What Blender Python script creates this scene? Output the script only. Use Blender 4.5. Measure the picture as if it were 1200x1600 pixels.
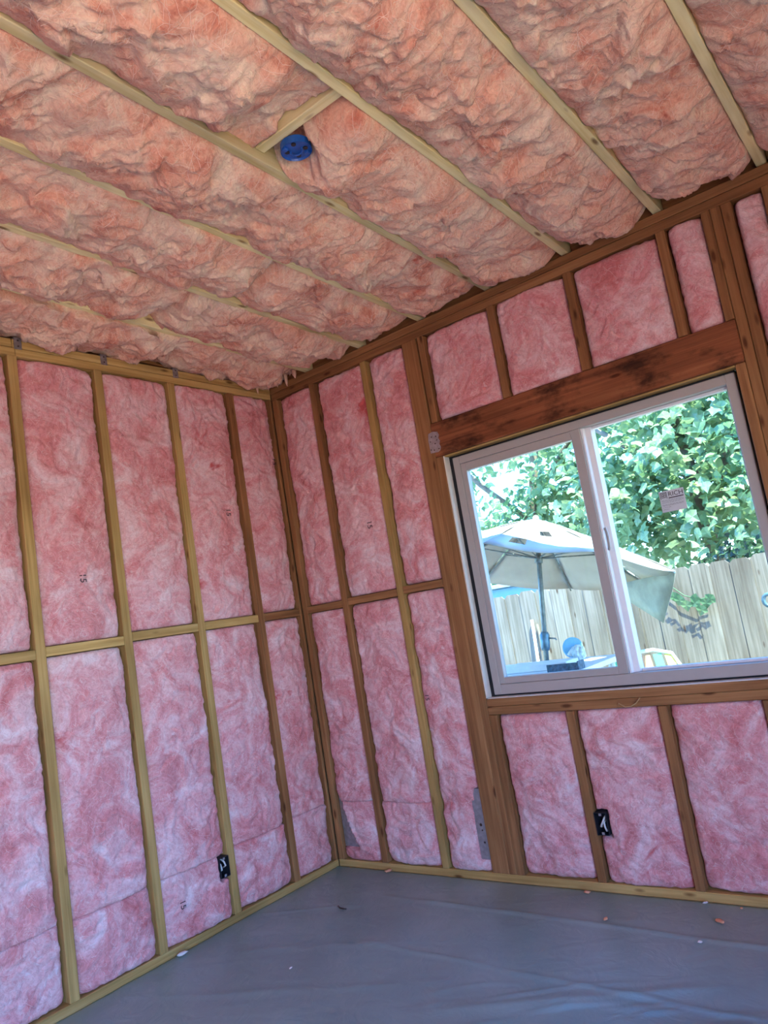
import bpy, bmesh, math, random
import numpy as np
from mathutils import Vector, Matrix
for o in list(bpy.data.objects): bpy.data.objects.remove(o)
SC = bpy.context.scene
COL = SC.collection
rnd = random.Random(7)

# ------------------------------------------------------------------ camera
cd = bpy.data.cameras.new('camera'); cam = bpy.data.objects.new('camera', cd); COL.objects.link(cam)
cd.sensor_fit = 'HORIZONTAL'; cd.sensor_width = 36.0; cd.lens = 1162.59 * 36 / 1200
cd.clip_start = 0.05; cd.clip_end = 300
Rr = (0.7739146, 0.6123136, -0.1616422); Ru = (0.2111080, -0.0087974, 0.9774232); Rf = (-0.5970675, 0.7905660, 0.1360727)
CAM = (2.99726, -3.05587, 1.28788)
cam.matrix_world = Matrix(((Rr[0], Ru[0], -Rf[0], CAM[0]), (Rr[1], Ru[1], -Rf[1], CAM[1]), (Rr[2], Ru[2], -Rf[2], CAM[2]), (0, 0, 0, 1)))
SC.camera = cam
# ------------------------------------------------------------------ sky, sun, exposure
vs = SC.view_settings
vs.view_transform = 'Standard'; vs.look = 'None'; vs.gamma = 1.0; vs.use_curve_mapping = False
vs.exposure = -0.75
w = bpy.data.worlds.new('sky'); SC.world = w; w.use_nodes = True
nt = w.node_tree; nt.nodes.clear()
wo = nt.nodes.new('ShaderNodeOutputWorld'); bg = nt.nodes.new('ShaderNodeBackground'); sk = nt.nodes.new('ShaderNodeTexSky')
sk.sky_type = 'NISHITA'; sk.sun_disc = False
SUN = Vector((0.50, -0.36, 1.05)).normalized()
sk.sun_elevation = math.asin(SUN.z); sk.sun_rotation = math.atan2(SUN.x, SUN.y)
sk.air_density = 1.0; sk.dust_density = 0.0; sk.ozone_density = 4.0
bg.inputs['Strength'].default_value = 2.9
tint = nt.nodes.new('ShaderNodeMixRGB'); tint.blend_type = 'MULTIPLY'; tint.inputs[0].default_value = 1.0; tint.inputs[2].default_value = (0.64, 0.86, 1.22, 1)
nt.links.new(sk.outputs[0], tint.inputs[1]); nt.links.new(tint.outputs[0], bg.inputs[0]); nt.links.new(bg.outputs[0], wo.inputs[0])
sl = bpy.data.lights.new('sun', 'SUN'); sl.energy = 40.0; sl.angle = 0.009; sl.color = (1.0, 0.87, 0.66)
so = bpy.data.objects.new('sun', sl); COL.objects.link(so); so.rotation_euler = SUN.to_track_quat('Z', 'Y').to_euler()
def portal(name, loc, rot, sx, sy):
    l = bpy.data.lights.new(name, 'AREA'); l.shape = 'RECTANGLE'; l.size = sx; l.size_y = sy; l.cycles.is_portal = True
    o = bpy.data.objects.new(name, l); COL.objects.link(o); o.location = loc; o.rotation_euler = rot
RX, FY, OUTZ = 3.96, -4.7, -0.3        # right wall x, front wall y, yard level
DOOR = (-4.65, -2.15, 2.12)            # wide door opening in the right wall: y0, y1, top
portal('daylight_door', (RX + 0.12, (DOOR[0] + DOOR[1]) / 2, DOOR[2] / 2), (0, math.radians(90), 0), DOOR[2], DOOR[1] - DOOR[0])
portal('daylight_window', (1.78, 0.16, 1.41), (math.radians(-90), 0, 0), 1.32, 1.16)
cy = SC.cycles
cy.max_bounces = 10; cy.diffuse_bounces = 5; cy.glossy_bounces = 4; cy.transmission_bounces = 8; cy.transparent_max_bounces = 16
cy.caustics_reflective = False; cy.caustics_refractive = False; cy.sample_clamp_indirect = 6.0
cy.use_denoising = True; cy.use_adaptive_sampling = True; cy.adaptive_threshold = 0.025

# ------------------------------------------------------------------ noise
def _h(ix, iy, seed):
    n = (ix.astype(np.int64) * 374761393 + iy.astype(np.int64) * 668265263 + seed * 1442695041) & 0xFFFFFFFF
    n = ((n ^ (n >> 13)) * 1274126177) & 0xFFFFFFFF
    n = ((n ^ (n >> 16)) * 2246822519) & 0xFFFFFFFF
    return (n ^ (n >> 15)) / 4294967296.0 * 2 * math.pi
def pn(x, y, seed=0):
    x = np.asarray(x, float); y = np.asarray(y, float)
    ix = np.floor(x); iy = np.floor(y); fx = x - ix; fy = y - iy
    u = fx * fx * fx * (fx * (fx * 6 - 15) + 10); v = fy * fy * fy * (fy * (fy * 6 - 15) + 10)
    def g(a, b):
        t = _h(ix + a, iy + b, seed); return np.cos(t) * (fx - a) + np.sin(t) * (fy - b)
    return ((g(0, 0) * (1 - u) + g(1, 0) * u) * (1 - v) + (g(0, 1) * (1 - u) + g(1, 1) * u) * v) * 1.5
def fbm(x, y, seed, octv=4, gain=0.5):
    s = 0; a = 1.0
    for k in range(octv):
        s = s + a * pn(x, y, seed + 17 * k); x = x * 2.03; y = y * 2.03; a *= gain
    return s
def ridge(x, y, seed, octv=3):
    s = 0; a = 1.0
    for k in range(octv):
        s = s + a * (1 - np.abs(pn(x, y, seed + 31 * k)) * 2.2); x = x * 2.1; y = y * 2.1; a *= 0.5
    return s
def sstep(a, b, x):
    t = np.clip((x - a) / (b - a), 0, 1); return t * t * (3 - 2 * t)

# ------------------------------------------------------------------ materials
def newmat(name):
    m = bpy.data.materials.new(name); m.use_nodes = True; t = m.node_tree; t.nodes.clear()
    out = t.nodes.new('ShaderNodeOutputMaterial'); b = t.nodes.new('ShaderNodeBsdfPrincipled')
    t.links.new(b.outputs[0], out.inputs[0]); return m, t, b, out
def N(t, kind, **kw):
    n = t.nodes.new(kind)
    for k, v in kw.items():
        if k in n.inputs: n.inputs[k].default_value = v
        else: setattr(n, k, v)
    return n
def ramp(t, stops):
    r = t.nodes.new('ShaderNodeValToRGB'); e = r.color_ramp.elements
    while len(e) < len(stops): e.new(0.5)
    for el, (p, c) in zip(e, stops): el.position = p; el.color = (*c, 1) if len(c) == 3 else c
    return r
def mapped(t, scale=(1, 1, 1), coord='Object', rnd_off=False, rot=(0, 0, 0)):
    if coord == 'World':
        src = t.nodes.new('ShaderNodeNewGeometry').outputs['Position']
    else:
        src = t.nodes.new('ShaderNodeTexCoord').outputs[coord]
    mp = t.nodes.new('ShaderNodeMapping'); mp.inputs['Scale'].default_value = scale; mp.inputs['Rotation'].default_value = rot
    t.links.new(src, mp.inputs[0])
    if rnd_off:
        oi = t.nodes.new('ShaderNodeObjectInfo'); ml = N(t, 'ShaderNodeVectorMath', operation='SCALE'); ml.inputs[0].default_value = (37.1, 53.7, 71.3)
        t.links.new(oi.outputs['Random'], ml.inputs['Scale']); ad = N(t, 'ShaderNodeVectorMath', operation='ADD')
        t.links.new(mp.outputs[0], ad.inputs[0]); t.links.new(ml.outputs[0], ad.inputs[1]); return ad.outputs[0]
    return mp.outputs[0]
def plain(name, col, rough=0.6, metal=0.0, var=0.12, scale=30, bump=0.0, spec=0.5):
    m, t, b, out = newmat(name)
    n = N(t, 'ShaderNodeTexNoise', Scale=scale, Detail=4.0); t.links.new(mapped(t), n.inputs['Vector'])
    c0 = tuple(x * (1 - var) for x in col); c1 = tuple(min(1, x * (1 + var)) for x in col)
    r = ramp(t, [(0.3, c0), (0.7, c1)]); t.links.new(n.outputs[0], r.inputs[0]); t.links.new(r.outputs[0], b.inputs['Base Color'])
    b.inputs['Roughness'].default_value = rough; b.inputs['Metallic'].default_value = metal; b.inputs['Specular IOR Level'].default_value = spec
    if bump:
        bp = N(t, 'ShaderNodeBump', Strength=bump, Distance=0.002); t.links.new(n.outputs[0], bp.inputs['Height']); t.links.new(bp.outputs[0], b.inputs['Normal'])
    return m
def wood(name, dark, mid, light, axis, rough=0.75, knots=True, stain=0.0, fine=1.0):
    """sawn lumber, grain along world axis"""
    m, t, b, out = newmat(name)
    def sc(across, along): return tuple(along if i == 'xyz'.index(axis) else across for i in range(3))
    v = mapped(t, sc(60 * fine, 1.6), 'World', True)
    n1 = N(t, 'ShaderNodeTexNoise', Scale=1.0, Detail=5.0, Roughness=0.6, Distortion=0.35); t.links.new(v, n1.inputs['Vector'])
    r = ramp(t, [(0.28, dark), (0.5, mid), (0.72, light)]); t.links.new(n1.outputs[0], r.inputs[0])
    v2 = mapped(t, sc(9, 2.2), 'World', True)
    n2 = N(t, 'ShaderNodeTexNoise', Scale=1.0, Detail=3.0); t.links.new(v2, n2.inputs['Vector'])
    mx = N(t, 'ShaderNodeMixRGB', blend_type='MULTIPLY'); mx.inputs[0].default_value = 1.0
    r2 = ramp(t, [(0.3, (0.72, 0.66, 0.6)), (0.65, (1.08, 1.04, 1.0))]); t.links.new(n2.outputs[0], r2.inputs[0])
    t.links.new(r.outputs[0], mx.inputs[1]); t.links.new(r2.outputs[0], mx.inputs[2]); col = mx.outputs[0]
    if knots:
        v3 = mapped(t, sc(16, 5), 'World', True)
        vo = N(t, 'ShaderNodeTexVoronoi', Scale=1.0); t.links.new(v3, vo.inputs['Vector'])
        r3 = ramp(t, [(0.07, (0.25, 0.13, 0.07)), (0.17, (1, 1, 1))]); t.links.new(vo.outputs['Distance'], r3.inputs[0])
        m3 = N(t, 'ShaderNodeMixRGB', blend_type='MULTIPLY'); m3.inputs[0].default_value = 0.85
        t.links.new(col, m3.inputs[1]); t.links.new(r3.outputs[0], m3.inputs[2]); col = m3.outputs[0]
    if stain:
        v4 = mapped(t, (5.0, 5.0, 9.0), 'World', False)
        n4 = N(t, 'ShaderNodeTexNoise', Scale=0.55, Detail=6.0, Roughness=0.65); t.links.new(v4, n4.inputs['Vector'])
        r4 = ramp(t, [(0.38, (0.10, 0.08, 0.08)), (0.50, (1, 1, 1))]); t.links.new(n4.outputs[0], r4.inputs[0])
        m4 = N(t, 'ShaderNodeMixRGB', blend_type='MULTIPLY'); m4.inputs[0].default_value = stain
        t.links.new(col, m4.inputs[1]); t.links.new(r4.outputs[0], m4.inputs[2]); col = m4.outputs[0]
    oi = t.nodes.new('ShaderNodeObjectInfo'); r5 = ramp(t, [(0, (0.84, 0.82, 0.8)), (1, (1.1, 1.1, 1.08))]); t.links.new(oi.outputs['Random'], r5.inputs[0])
    m5 = N(t, 'ShaderNodeMixRGB', blend_type='MULTIPLY'); m5.inputs[0].default_value = 1; t.links.new(col, m5.inputs[1]); t.links.new(r5.outputs[0], m5.inputs[2])
    t.links.new(m5.outputs[0], b.inputs['Base Color']); b.inputs['Roughness'].default_value = rough; b.inputs['Specular IOR Level'].default_value = 0.25
    bp = N(t, 'ShaderNodeBump', Strength=0.35, Distance=0.0015); t.links.new(n1.outputs[0], bp.inputs['Height']); t.links.new(bp.outputs[0], b.inputs['Normal'])
    return m
def fiberglass(name, deep, mid, pale, big=1.0, bumpd=0.004, cut=(0.30, 0.46, 0.66), strand=1.0):
    m, t, b, out = newmat(name)
    v = mapped(t, (1, 1, 1), 'World', True)
    n1 = N(t, 'ShaderNodeTexNoise', Scale=5.5 * big, Detail=6.0, Roughness=0.70, Distortion=0.9); t.links.new(v, n1.inputs['Vector'])
    r = ramp(t, [(cut[0], deep), (cut[1], mid), (cut[2], pale)]); t.links.new(n1.outputs[0], r.inputs[0])
    n2 = N(t, 'ShaderNodeTexNoise', Scale=26.0, Detail=4.0, Roughness=0.72, Distortion=3.2); t.links.new(v, n2.inputs['Vector'])
    r2 = ramp(t, [(0.34, (0.84, 0.76, 0.75)), (0.52, (1, 1, 1)), (0.68, (1.10, 1.16, 1.16))]); t.links.new(n2.outputs[0], r2.inputs[0])
    mx = N(t, 'ShaderNodeMixRGB', blend_type='MULTIPLY'); mx.inputs[0].default_value = 0.9
    t.links.new(r.outputs[0], mx.inputs[1]); t.links.new(r2.outputs[0], mx.inputs[2]); col = mx.outputs[0]
    # pale glass filaments: thin iso-lines of distorted noise
    fil = None
    for k, (sc, di, wd) in enumerate(((14.0, 2.4, 0.016),)):
        mp = mapped(t, (1.0, 1.0, 1.0), 'World', True, rot=(0.4 * k, 0.7 * k, 1.1 * k))
        nf = N(t, 'ShaderNodeTexNoise', Scale=sc, Detail=1.5, Roughness=0.5, Distortion=di); t.links.new(mp, nf.inputs['Vector'])
        sb = N(t, 'ShaderNodeMath', operation='SUBTRACT'); t.links.new(nf.outputs[0], sb.inputs[0]); sb.inputs[1].default_value = 0.5
        ab = N(t, 'ShaderNodeMath', operation='ABSOLUTE'); t.links.new(sb.outputs[0], ab.inputs[0])
        rf = ramp(t, [(0.0, (1, 1, 1)), (wd, (0, 0, 0))]); t.links.new(ab.outputs[0], rf.inputs[0])
        if fil is None: fil = rf.outputs[0]
        else:
            mm = N(t, 'ShaderNodeMath', operation='MAXIMUM'); t.links.new(fil, mm.inputs[0]); t.links.new(rf.outputs[0], mm.inputs[1]); fil = mm.outputs[0]
    fs = N(t, 'ShaderNodeMath', operation='MULTIPLY'); t.links.new(fil, fs.inputs[0]); t.links.new(n1.outputs[0], fs.inputs[1])
    m6 = N(t, 'ShaderNodeMixRGB', blend_type='MIX'); t.links.new(fs.outputs[0], m6.inputs[0]); t.links.new(col, m6.inputs[1]); m6.inputs[2].default_value = (min(1, pale[0] * 1.04), min(1, pale[1] * 1.16), min(1, pale[2] * 1.14), 1); col = m6.outputs[0]
    # sparse deep-red dye blotches
    n3 = N(t, 'ShaderNodeTexNoise', Scale=3.4, Detail=4.0, Roughness=0.65, Distortion=0.6); t.links.new(v, n3.inputs['Vector'])
    r3 = ramp(t, [(0.665, (0, 0, 0)), (0.73, (1, 1, 1))]); t.links.new(n3.outputs[0], r3.inputs[0])
    m3 = N(t, 'ShaderNodeMixRGB', blend_type='MIX'); t.links.new(r3.outputs[0], m3.inputs[0]); t.links.new(col, m3.inputs[1])
    m3.inputs[2].default_value = (deep[0] * 1.05, deep[1] * 0.85, deep[2] * 0.85, 1)
    t.links.new(m3.outputs[0], b.inputs['Base Color'])
    b.inputs['Roughness'].default_value = 1.0; b.inputs['Specular IOR Level'].default_value = 0.05
    b.inputs['Sheen Weight'].default_value = 0.15; b.inputs['Sheen Roughness'].default_value = 0.6; b.inputs['Sheen Tint'].default_value = (1, 0.85, 0.85, 1)
    n5 = N(t, 'ShaderNodeTexNoise', Scale=75.0, Detail=2.0, Roughness=0.6, Distortion=0.0); t.links.new(v, n5.inputs['Vector'])
    ad = N(t, 'ShaderNodeMath', operation='MULTIPLY_ADD'); t.links.new(n5.outputs[0], ad.inputs[0]); ad.inputs[1].default_value = 0.4; t.links.new(n2.outputs[0], ad.inputs[2])
    ad2 = N(t, 'ShaderNodeMath', operation='MULTIPLY_ADD'); t.links.new(fil, ad2.inputs[0]); ad2.inputs[1].default_value = 0.25; t.links.new(ad.outputs[0], ad2.inputs[2])
    bp = N(t, 'ShaderNodeBump', Strength=0.75, Distance=bumpd); t.links.new(ad2.outputs[0], bp.inputs['Height']); t.links.new(bp.outputs[0], b.inputs['Normal'])
    return m
M = {}
for ax in 'xyz':
    M['pine_' + ax] = wood('pale_pine_' + ax, (0.36, 0.23, 0.075), (0.50, 0.345, 0.125), (0.60, 0.44, 0.19), ax)
    M['fir_' + ax] = wood('brown_fir_' + ax, (0.22, 0.10, 0.04), (0.33, 0.165, 0.068), (0.42, 0.23, 0.10), ax)
    M['joist_' + ax] = wood('yellow_pine_' + ax, (0.72, 0.64, 0.30), (0.82, 0.77, 0.44), (0.87, 0.84, 0.54), ax)
M['header'] = wood('stained_header', (0.15, 0.05, 0.022), (0.27, 0.095, 0.04), (0.36, 0.145, 0.065), 'x', stain=0.85)
M['batt'] = fiberglass('pink_fiberglass', (0.58, 0.15, 0.155), (0.75, 0.335, 0.345), (0.87, 0.66, 0.67), cut=(0.27, 0.46, 0.67))
M['batt_c'] = fiberglass('pink_fiberglass_loose', (0.58, 0.17, 0.11), (0.80, 0.42, 0.30), (0.89, 0.69, 0.52), bumpd=0.006, cut=(0.29, 0.43, 0.63))  # ceiling batts: warm bounced light put into the pinks
M['osb'] = plain('sheathing', (0.35, 0.22, 0.12), 0.9, var=0.3, scale=25)
M['concrete'] = plain('slab', (0.3, 0.29, 0.28), 0.9)
M['vinyl_w'] = plain('bright_vinyl', (0.80, 0.80, 0.80), 0.35, var=0.02); M['vinyl'] = plain('white_vinyl', (0.43, 0.41, 0.385), 0.38, var=0.02)  # same white vinyl: outdoor light and backlit shade put into the two colours
M['black'] = plain('black_gap', (0.012, 0.012, 0.014), 0.8)
M['flash'] = plain('white_flashing', (0.78, 0.74, 0.66), 0.6, var=0.05)
M['galv'] = plain('galvanised_steel', (0.45, 0.47, 0.50), 0.42, 0.75, var=0.18, scale=60)
M['dgalv'] = plain('weathered_steel', (0.28, 0.25, 0.25), 0.5, 0.6, var=0.3, scale=50)
M['darkbox'] = plain('black_plastic', (0.015, 0.016, 0.022), 0.5)
M['bluebox'] = plain('blue_plastic', (0.012, 0.10, 0.42), 0.35, var=0.25, scale=40)
M['wire'] = plain('white_wire', (0.75, 0.74, 0.72), 0.5)
M['ink'] = plain('black_ink', (0.05, 0.03, 0.04), 0.8)
M['twine'] = plain('tan_twine', (0.5, 0.32, 0.15), 0.8)
M['paper'] = plain('sticker_paper', (0.62, 0.66, 0.68), 0.6, var=0.03)
M['nail'] = plain('nail', (0.1, 0.08, 0.07), 0.4, 0.8)

# ------------------------------------------------------------------ object helpers
def link(o, parent=None):
    COL.objects.link(o)
    if parent is not None: o.parent = parent
    return o
def tag(o, label=None, cat=None, group=None, kind=None):
    if label: o['label'] = label
    if cat: o['category'] = cat
    if group: o['group'] = group
    if kind: o['kind'] = kind
    return o
def empty(name, loc=(0, 0, 0)):
    o = bpy.data.objects.new(name, None); o.empty_display_size = 0.05; o.location = loc; COL.objects.link(o); return o
def mesh_obj(name, me, mat, parent=None, smooth=False):
    if mat is not None and not me.materials: me.materials.append(mat)
    if smooth: me.polygons.foreach_set('use_smooth', [True] * len(me.polygons))
    o = bpy.data.objects.new(name, me); link(o, parent)
    if parent is not None: o.matrix_parent_inverse = Matrix.Translation(-parent.location) if parent.parent is None else Matrix.Identity(4)
    return o
def bm_obj(name, bm, mat, parent=None, smooth=False):
    bmesh.ops.recalc_face_normals(bm, faces=bm.faces)
    me = bpy.data.meshes.new(name); bm.to_mesh(me); bm.free(); return mesh_obj(name, me, mat, parent, smooth)
def pyd_obj(name, V, F, mat, parent=None, smooth=False):
    me = bpy.data.meshes.new(name); me.from_pydata([tuple(map(float, p)) for p in V], [], F); me.validate(); me.update(); return mesh_obj(name, me, mat, parent, smooth)
def add_box(bm, x0, x1, y0, y1, z0, z1, bev=0.0, fn=None):
    vs_ = [bm.verts.new((x, y, z)) for z in (z0, z1) for y in (y0, y1) for x in (x0, x1)]
    fs = [bm.faces.new([vs_[i] for i in q]) for q in ((0, 2, 3, 1), (4, 5, 7, 6), (0, 1, 5, 4), (2, 6, 7, 3), (0, 4, 6, 2), (1, 3, 7, 5))]
    if bev:
        es = list({e for f in fs for e in f.edges})
        bmesh.ops.bevel(bm, geom=es, offset=bev, segments=1, affect='EDGES')
    return vs_
def box(name, b, mat, parent=None, bev=0.0, fn=None):
    bm = bmesh.new(); add_box(bm, *b, bev=bev)
    if fn:
        for v in bm.verts: v.co = Vector(fn(v.co))
    return bm_obj(name, bm, mat, parent)
def tube_data(pts, r, sides=8, closed=False):
    """verts, faces of a tube along pts; r a float or list"""
    P = [Vector(p) for p in pts]; n = len(P); V = []; F = []
    rs = r if hasattr(r, '__len__') else [r] * n
    up = None
    for i in range(n):
        if closed: d = (P[(i + 1) % n] - P[i - 1])
        else: d = P[min(i + 1, n - 1)] - P[max(i - 1, 0)]
        d.normalize()
        if up is None:
            up = d.orthogonal().normalized()
        else:
            up = (up - d * up.dot(d)); up = up.normalized() if up.length > 1e-6 else d.orthogonal().normalized()
        s = d.cross(up)
        for k in range(sides):
            a = 2 * math.pi * k / sides; V.append(P[i] + (up * math.cos(a) + s * math.sin(a)) * rs[i])
    m = n if closed else n - 1
    for i in range(m):
        for k in range(sides):
            a = i * sides + k; b_ = i * sides + (k + 1) % sides; j = ((i + 1) % n) * sides
            F.append((a, b_, j + (k + 1) % sides, j + k))
    if not closed:
        F.append(tuple(range(sides))[::-1]); F.append(tuple((n - 1) * sides + k for k in range(sides)))
    return V, F
def tube(name, pts, r, mat, parent=None, sides=8, closed=False):
    V, F = tube_data(pts, r, sides, closed); return pyd_obj(name, V, F, mat, parent, True)
def lumber(name, b, mat, parent, bev=0.0025, fn=None):
    return box(name, b, mat, parent, bev, fn)
def disc(bm, c, r, n, axis, th):
    res = bmesh.ops.create_cone(bm, cap_ends=True, segments=n, radius1=r, radius2=r, depth=th)
    rot = {'x': Matrix.Rotation(math.pi / 2, 4, 'Y'), 'y': Matrix.Rotation(math.pi / 2, 4, 'X'), 'z': Matrix.Identity(4)}[axis]
    bmesh.ops.transform(bm, matrix=Matrix.Translation(c) @ rot, verts=res['verts'])

# ------------------------------------------------------------------ room shell
ZT0, ZT1 = 2.637, 2.712               # double top plate
SLOPE = 0.036
def zj(y): return 2.716 - SLOPE * y   # underside of the ceiling joists
floor = tag(box('floor', (-0.12, RX + 0.12, FY - 0.12, 0.12, -0.12, 0.0), M['concrete']), kind='structure')
def panels(name, bs, mat):
    bm = bmesh.new()
    for b in bs: add_box(bm, *b)
    return tag(bm_obj(name, bm, mat), kind='structure')
T = 0.0                                # stud faces lie at x=0 and y=0
wall_left = panels('wall_left', [(-0.107, -0.091, FY - 0.1, 0.107, 0.0, 3.05)], M['osb'])
WX0, WX1, WZ0, WZ1 = 1.100, 2.457, 0.828, 2.006     # rough window opening
wall_back = panels('wall_back', [(-0.091, WX0, 0.091, 0.107, 0, 2.86), (WX1, RX + 0.1, 0.091, 0.107, 0, 2.86), (WX0, WX1, 0.091, 0.107, 0, WZ0 - 0.003), (WX0, WX1, 0.091, 0.107, WZ1 + 0.002, 2.86)], M['osb'])
wall_right = panels('wall_right', [(RX, RX + 0.1, FY - 0.1, DOOR[0], 0, 3.02), (RX, RX + 0.1, DOOR[1], 0.09, 0, 2.86), (RX, RX + 0.1, DOOR[0], DOOR[1], DOOR[2], 2.86)], M['batt'])
wall_front = panels('wall_front', [(-0.09, RX, FY - 0.1, FY, 0, 3.02)], M['batt'])
bm = bmesh.new()
yA, yB = 0.45, FY - 0.3
V = [bm.verts.new(p) for p in [(-0.4, yA, zj(yA) + 0.143), (RX + 0.4, yA, zj(yA) + 0.143), (RX + 0.4, yB, zj(yB) + 0.143), (-0.4, yB, zj(yB) + 0.143),
                               (-0.4, yA, zj(yA) + 0.18), (RX + 0.4, yA, zj(yA) + 0.18), (RX + 0.4, yB, zj(yB) + 0.18), (-0.4, yB, zj(yB) + 0.18)]]
for q in ((0, 1, 2, 3), (4, 7, 6, 5), (0, 4, 5, 1), (1, 5, 6, 2), (2, 6, 7, 3), (3, 7, 4, 0)): bm.faces.new([V[i] for i in q])
ceiling = tag(bm_obj('ceiling', bm, M['osb']), kind='structure')

# ---- left wall framing (faces at x=0, studs run back to x=-0.089)
D0 = -0.089
def wob(amp, axis):
    """slight natural bow of a stud"""
    a = rnd.uniform(-amp, amp); ph = rnd.uniform(0, 6)
    def f(c):
        d = a * math.sin(c.z * 1.3 + ph)
        return (c.x + (d if axis == 'x' else 0), c.y + (d if axis == 'y' else 0), c.z)
    return f
lumber('bottom_plate', (D0, 0, FY, 0.0, 0, 0.038), M['pine_y'], wall_left)
lumber('top_plate', (D0, 0, -1.500, 0.0, ZT0, 2.673), M['pine_y'], wall_left)
lumber('top_plate', (D0, 0, FY, -1.502, ZT0, 2.673), M['pine_y'], wall_left)
lumber('top_plate', (D0, 0.001, -1.512, -0.0, 2.675, ZT1), M['pine_y'], wall_left)
lumber('top_plate', (D0, 0.001, FY, -1.514, 2.675, ZT1), M['pine_y'], wall_left)
LST = [-0.310, -0.705, -1.115, -1.517, -1.923, -2.33, -2.735, -3.14, -3.55, -3.95, -4.36]
def seg_bow(c): return c
for i, yc in enumerate(LST):
    lumber('stud', (D0, 0, yc - 0.0205, yc + 0.0205, 0.038, ZT0), M['pine_z' if i else 'fir_z'], wall_left)
lumber('corner_stud', (D0, 0.0, -0.017, 0.0, 0.038, ZT0), M['fir_z'], wall_left)
LB = [(-0.289, -0.017), (-0.684, -0.331), (-1.094, -0.726), (-1.496, -1.136), (-1.902, -1.538), (-2.309, -1.944)]
BZL = [1.383, 1.381, 1.379, 1.366, 1.360, 1.36]
for i, ((a, b), zc) in enumerate(zip(LB, BZL)):
    lumber('blocking', (D0, -0.001, a, b, zc - 0.020, zc + 0.020), M['pine_y' if i else 'fir_y'], wall_left)
# ---- back wall framing
E_ = 0.089
lumber('bottom_plate', (0.002, RX, 0, E_, 0, 0.038), M['pine_x'], wall_back)
lumber('top_plate', (0.002, RX, 0, E_, ZT0 - 0.008, 2.668), M['fir_x'], wall_back)
lumber('top_plate', (0.002, RX, -0.001, E_, 2.670, 2.708), M['fir_x'], wall_back)
ZB = ZT0 - 0.008
lumber('corner_stud', (0.004, 0.042, 0.0, E_, 0.038, ZB), M['fir_z'], wall_back)
lumber('stud', (0.306, 0.346, 0, E_, 0.038, ZB), M['fir_z'], wall_back)
lumber('stud', (0.687, 0.725, 0, E_, 0.038, ZB), M['pine_z'], wall_back)
lumber('king_post', (0.972, 1.060, 0, E_, 0.038, ZB), M['fir_z'], wall_back)
lumber('trimmer_stud', (1.0615, 1.0995, -0.001, E_, 0.038, 2.006), M['fir_z'], wall_back)
lumber('cripple_stud', (1.1005, 1.138, 0.0, E_, 0.038, 0.752), M['fir_z'], wall_back)
lumber('cripple_stud', (1.070, 1.106, 0.0, E_, 2.180, ZB), M['fir_z'], wall_back)
lumber('header', (1.0615, 2.494, -0.004, E_, 2.008, 2.178), M['header'], wall_back, 0.004)
for xc in (1.496, 1.888, 2.300): lumber('cripple_stud', (xc - 0.019, xc + 0.019, 0, E_, 2.180, ZB), M['fir_z'], wall_back)
lumber('cripple_stud', (2.460, 2.494, 0, E_, 2.180, ZB), M['fir_z'], wall_back)
lumber('trimmer_stud', (2.457, 2.494, -0.001, E_, 0.038, 2.006), M['fir_z'], wall_back)
lumber('king_stud', (2.4955, 2.5325, 0, E_, 0.038, ZB), M['fir_z'], wall_back)
lumber('king_stud', (2.534, 2.572, 0.002, E_, 0.038, ZB), M['fir_z'], wall_back)
for xc in (2.70, 3.105, 3.51, 3.92): lumber('stud', (xc - 0.019, xc + 0.019, 0, E_, 0.038, ZB), M['fir_z'], wall_back)
lumber('window_sill_plate', (1.1005, 2.456, -0.001, E_, 0.792, 0.827), M['fir_x'], wall_back)
lumber('window_sill_plate', (1.1005, 2.456, 0.0, E_, 0.754, 0.791), M['fir_x'], wall_back)
for xc in (1.508, 1.911, 2.305): lumber('cripple_stud', (xc - 0.019, xc + 0.019, 0, E_, 0.038, 0.752), M['fir_z'], wall_back)
for a, b, zc in ((0.042, 0.306, 1.386), (0.346, 0.687, 1.392), (0.725, 0.972, 1.398)):
    lumber('blocking', (a, b, 0.001, E_, zc - 0.019, zc + 0.019), M['fir_x'], wall_back)
# ---- ceiling joists
JX = [0.30, 0.70, 1.10, 1.497, 1.895, 2.303, 2.700, 3.105, 3.51]
def slope_fn(c): return (c.x, c.y, c.z - SLOPE * c.y)
for xc in JX:
    lumber('joist', (xc - 0.0175, xc + 0.0175, FY, 0.30, 2.716, 2.856), M['joist_y'], ceiling, fn=slope_fn)
lumber('blocking', (1.518, 1.874, -1.452, -1.416, 2.746, 2.83), M['joist_x'], ceiling, fn=slope_fn)
lumber('rim_blocking', (0.03, 0.28, 0.045, 0.083, 2.716, 2.85), M['fir_x'], ceiling)
lumber('rim_board', (-0.085, -0.047, FY, 0.09, 2.716, 2.85), M['fir_y'], ceiling, fn=slope_fn)
for a, b in zip(JX[:-1], JX[1:]):
    lumber('rim_blocking', (a + 0.02, b - 0.02, 0.045, 0.083, 2.716, 2.85), M['fir_x'], ceiling)

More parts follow.
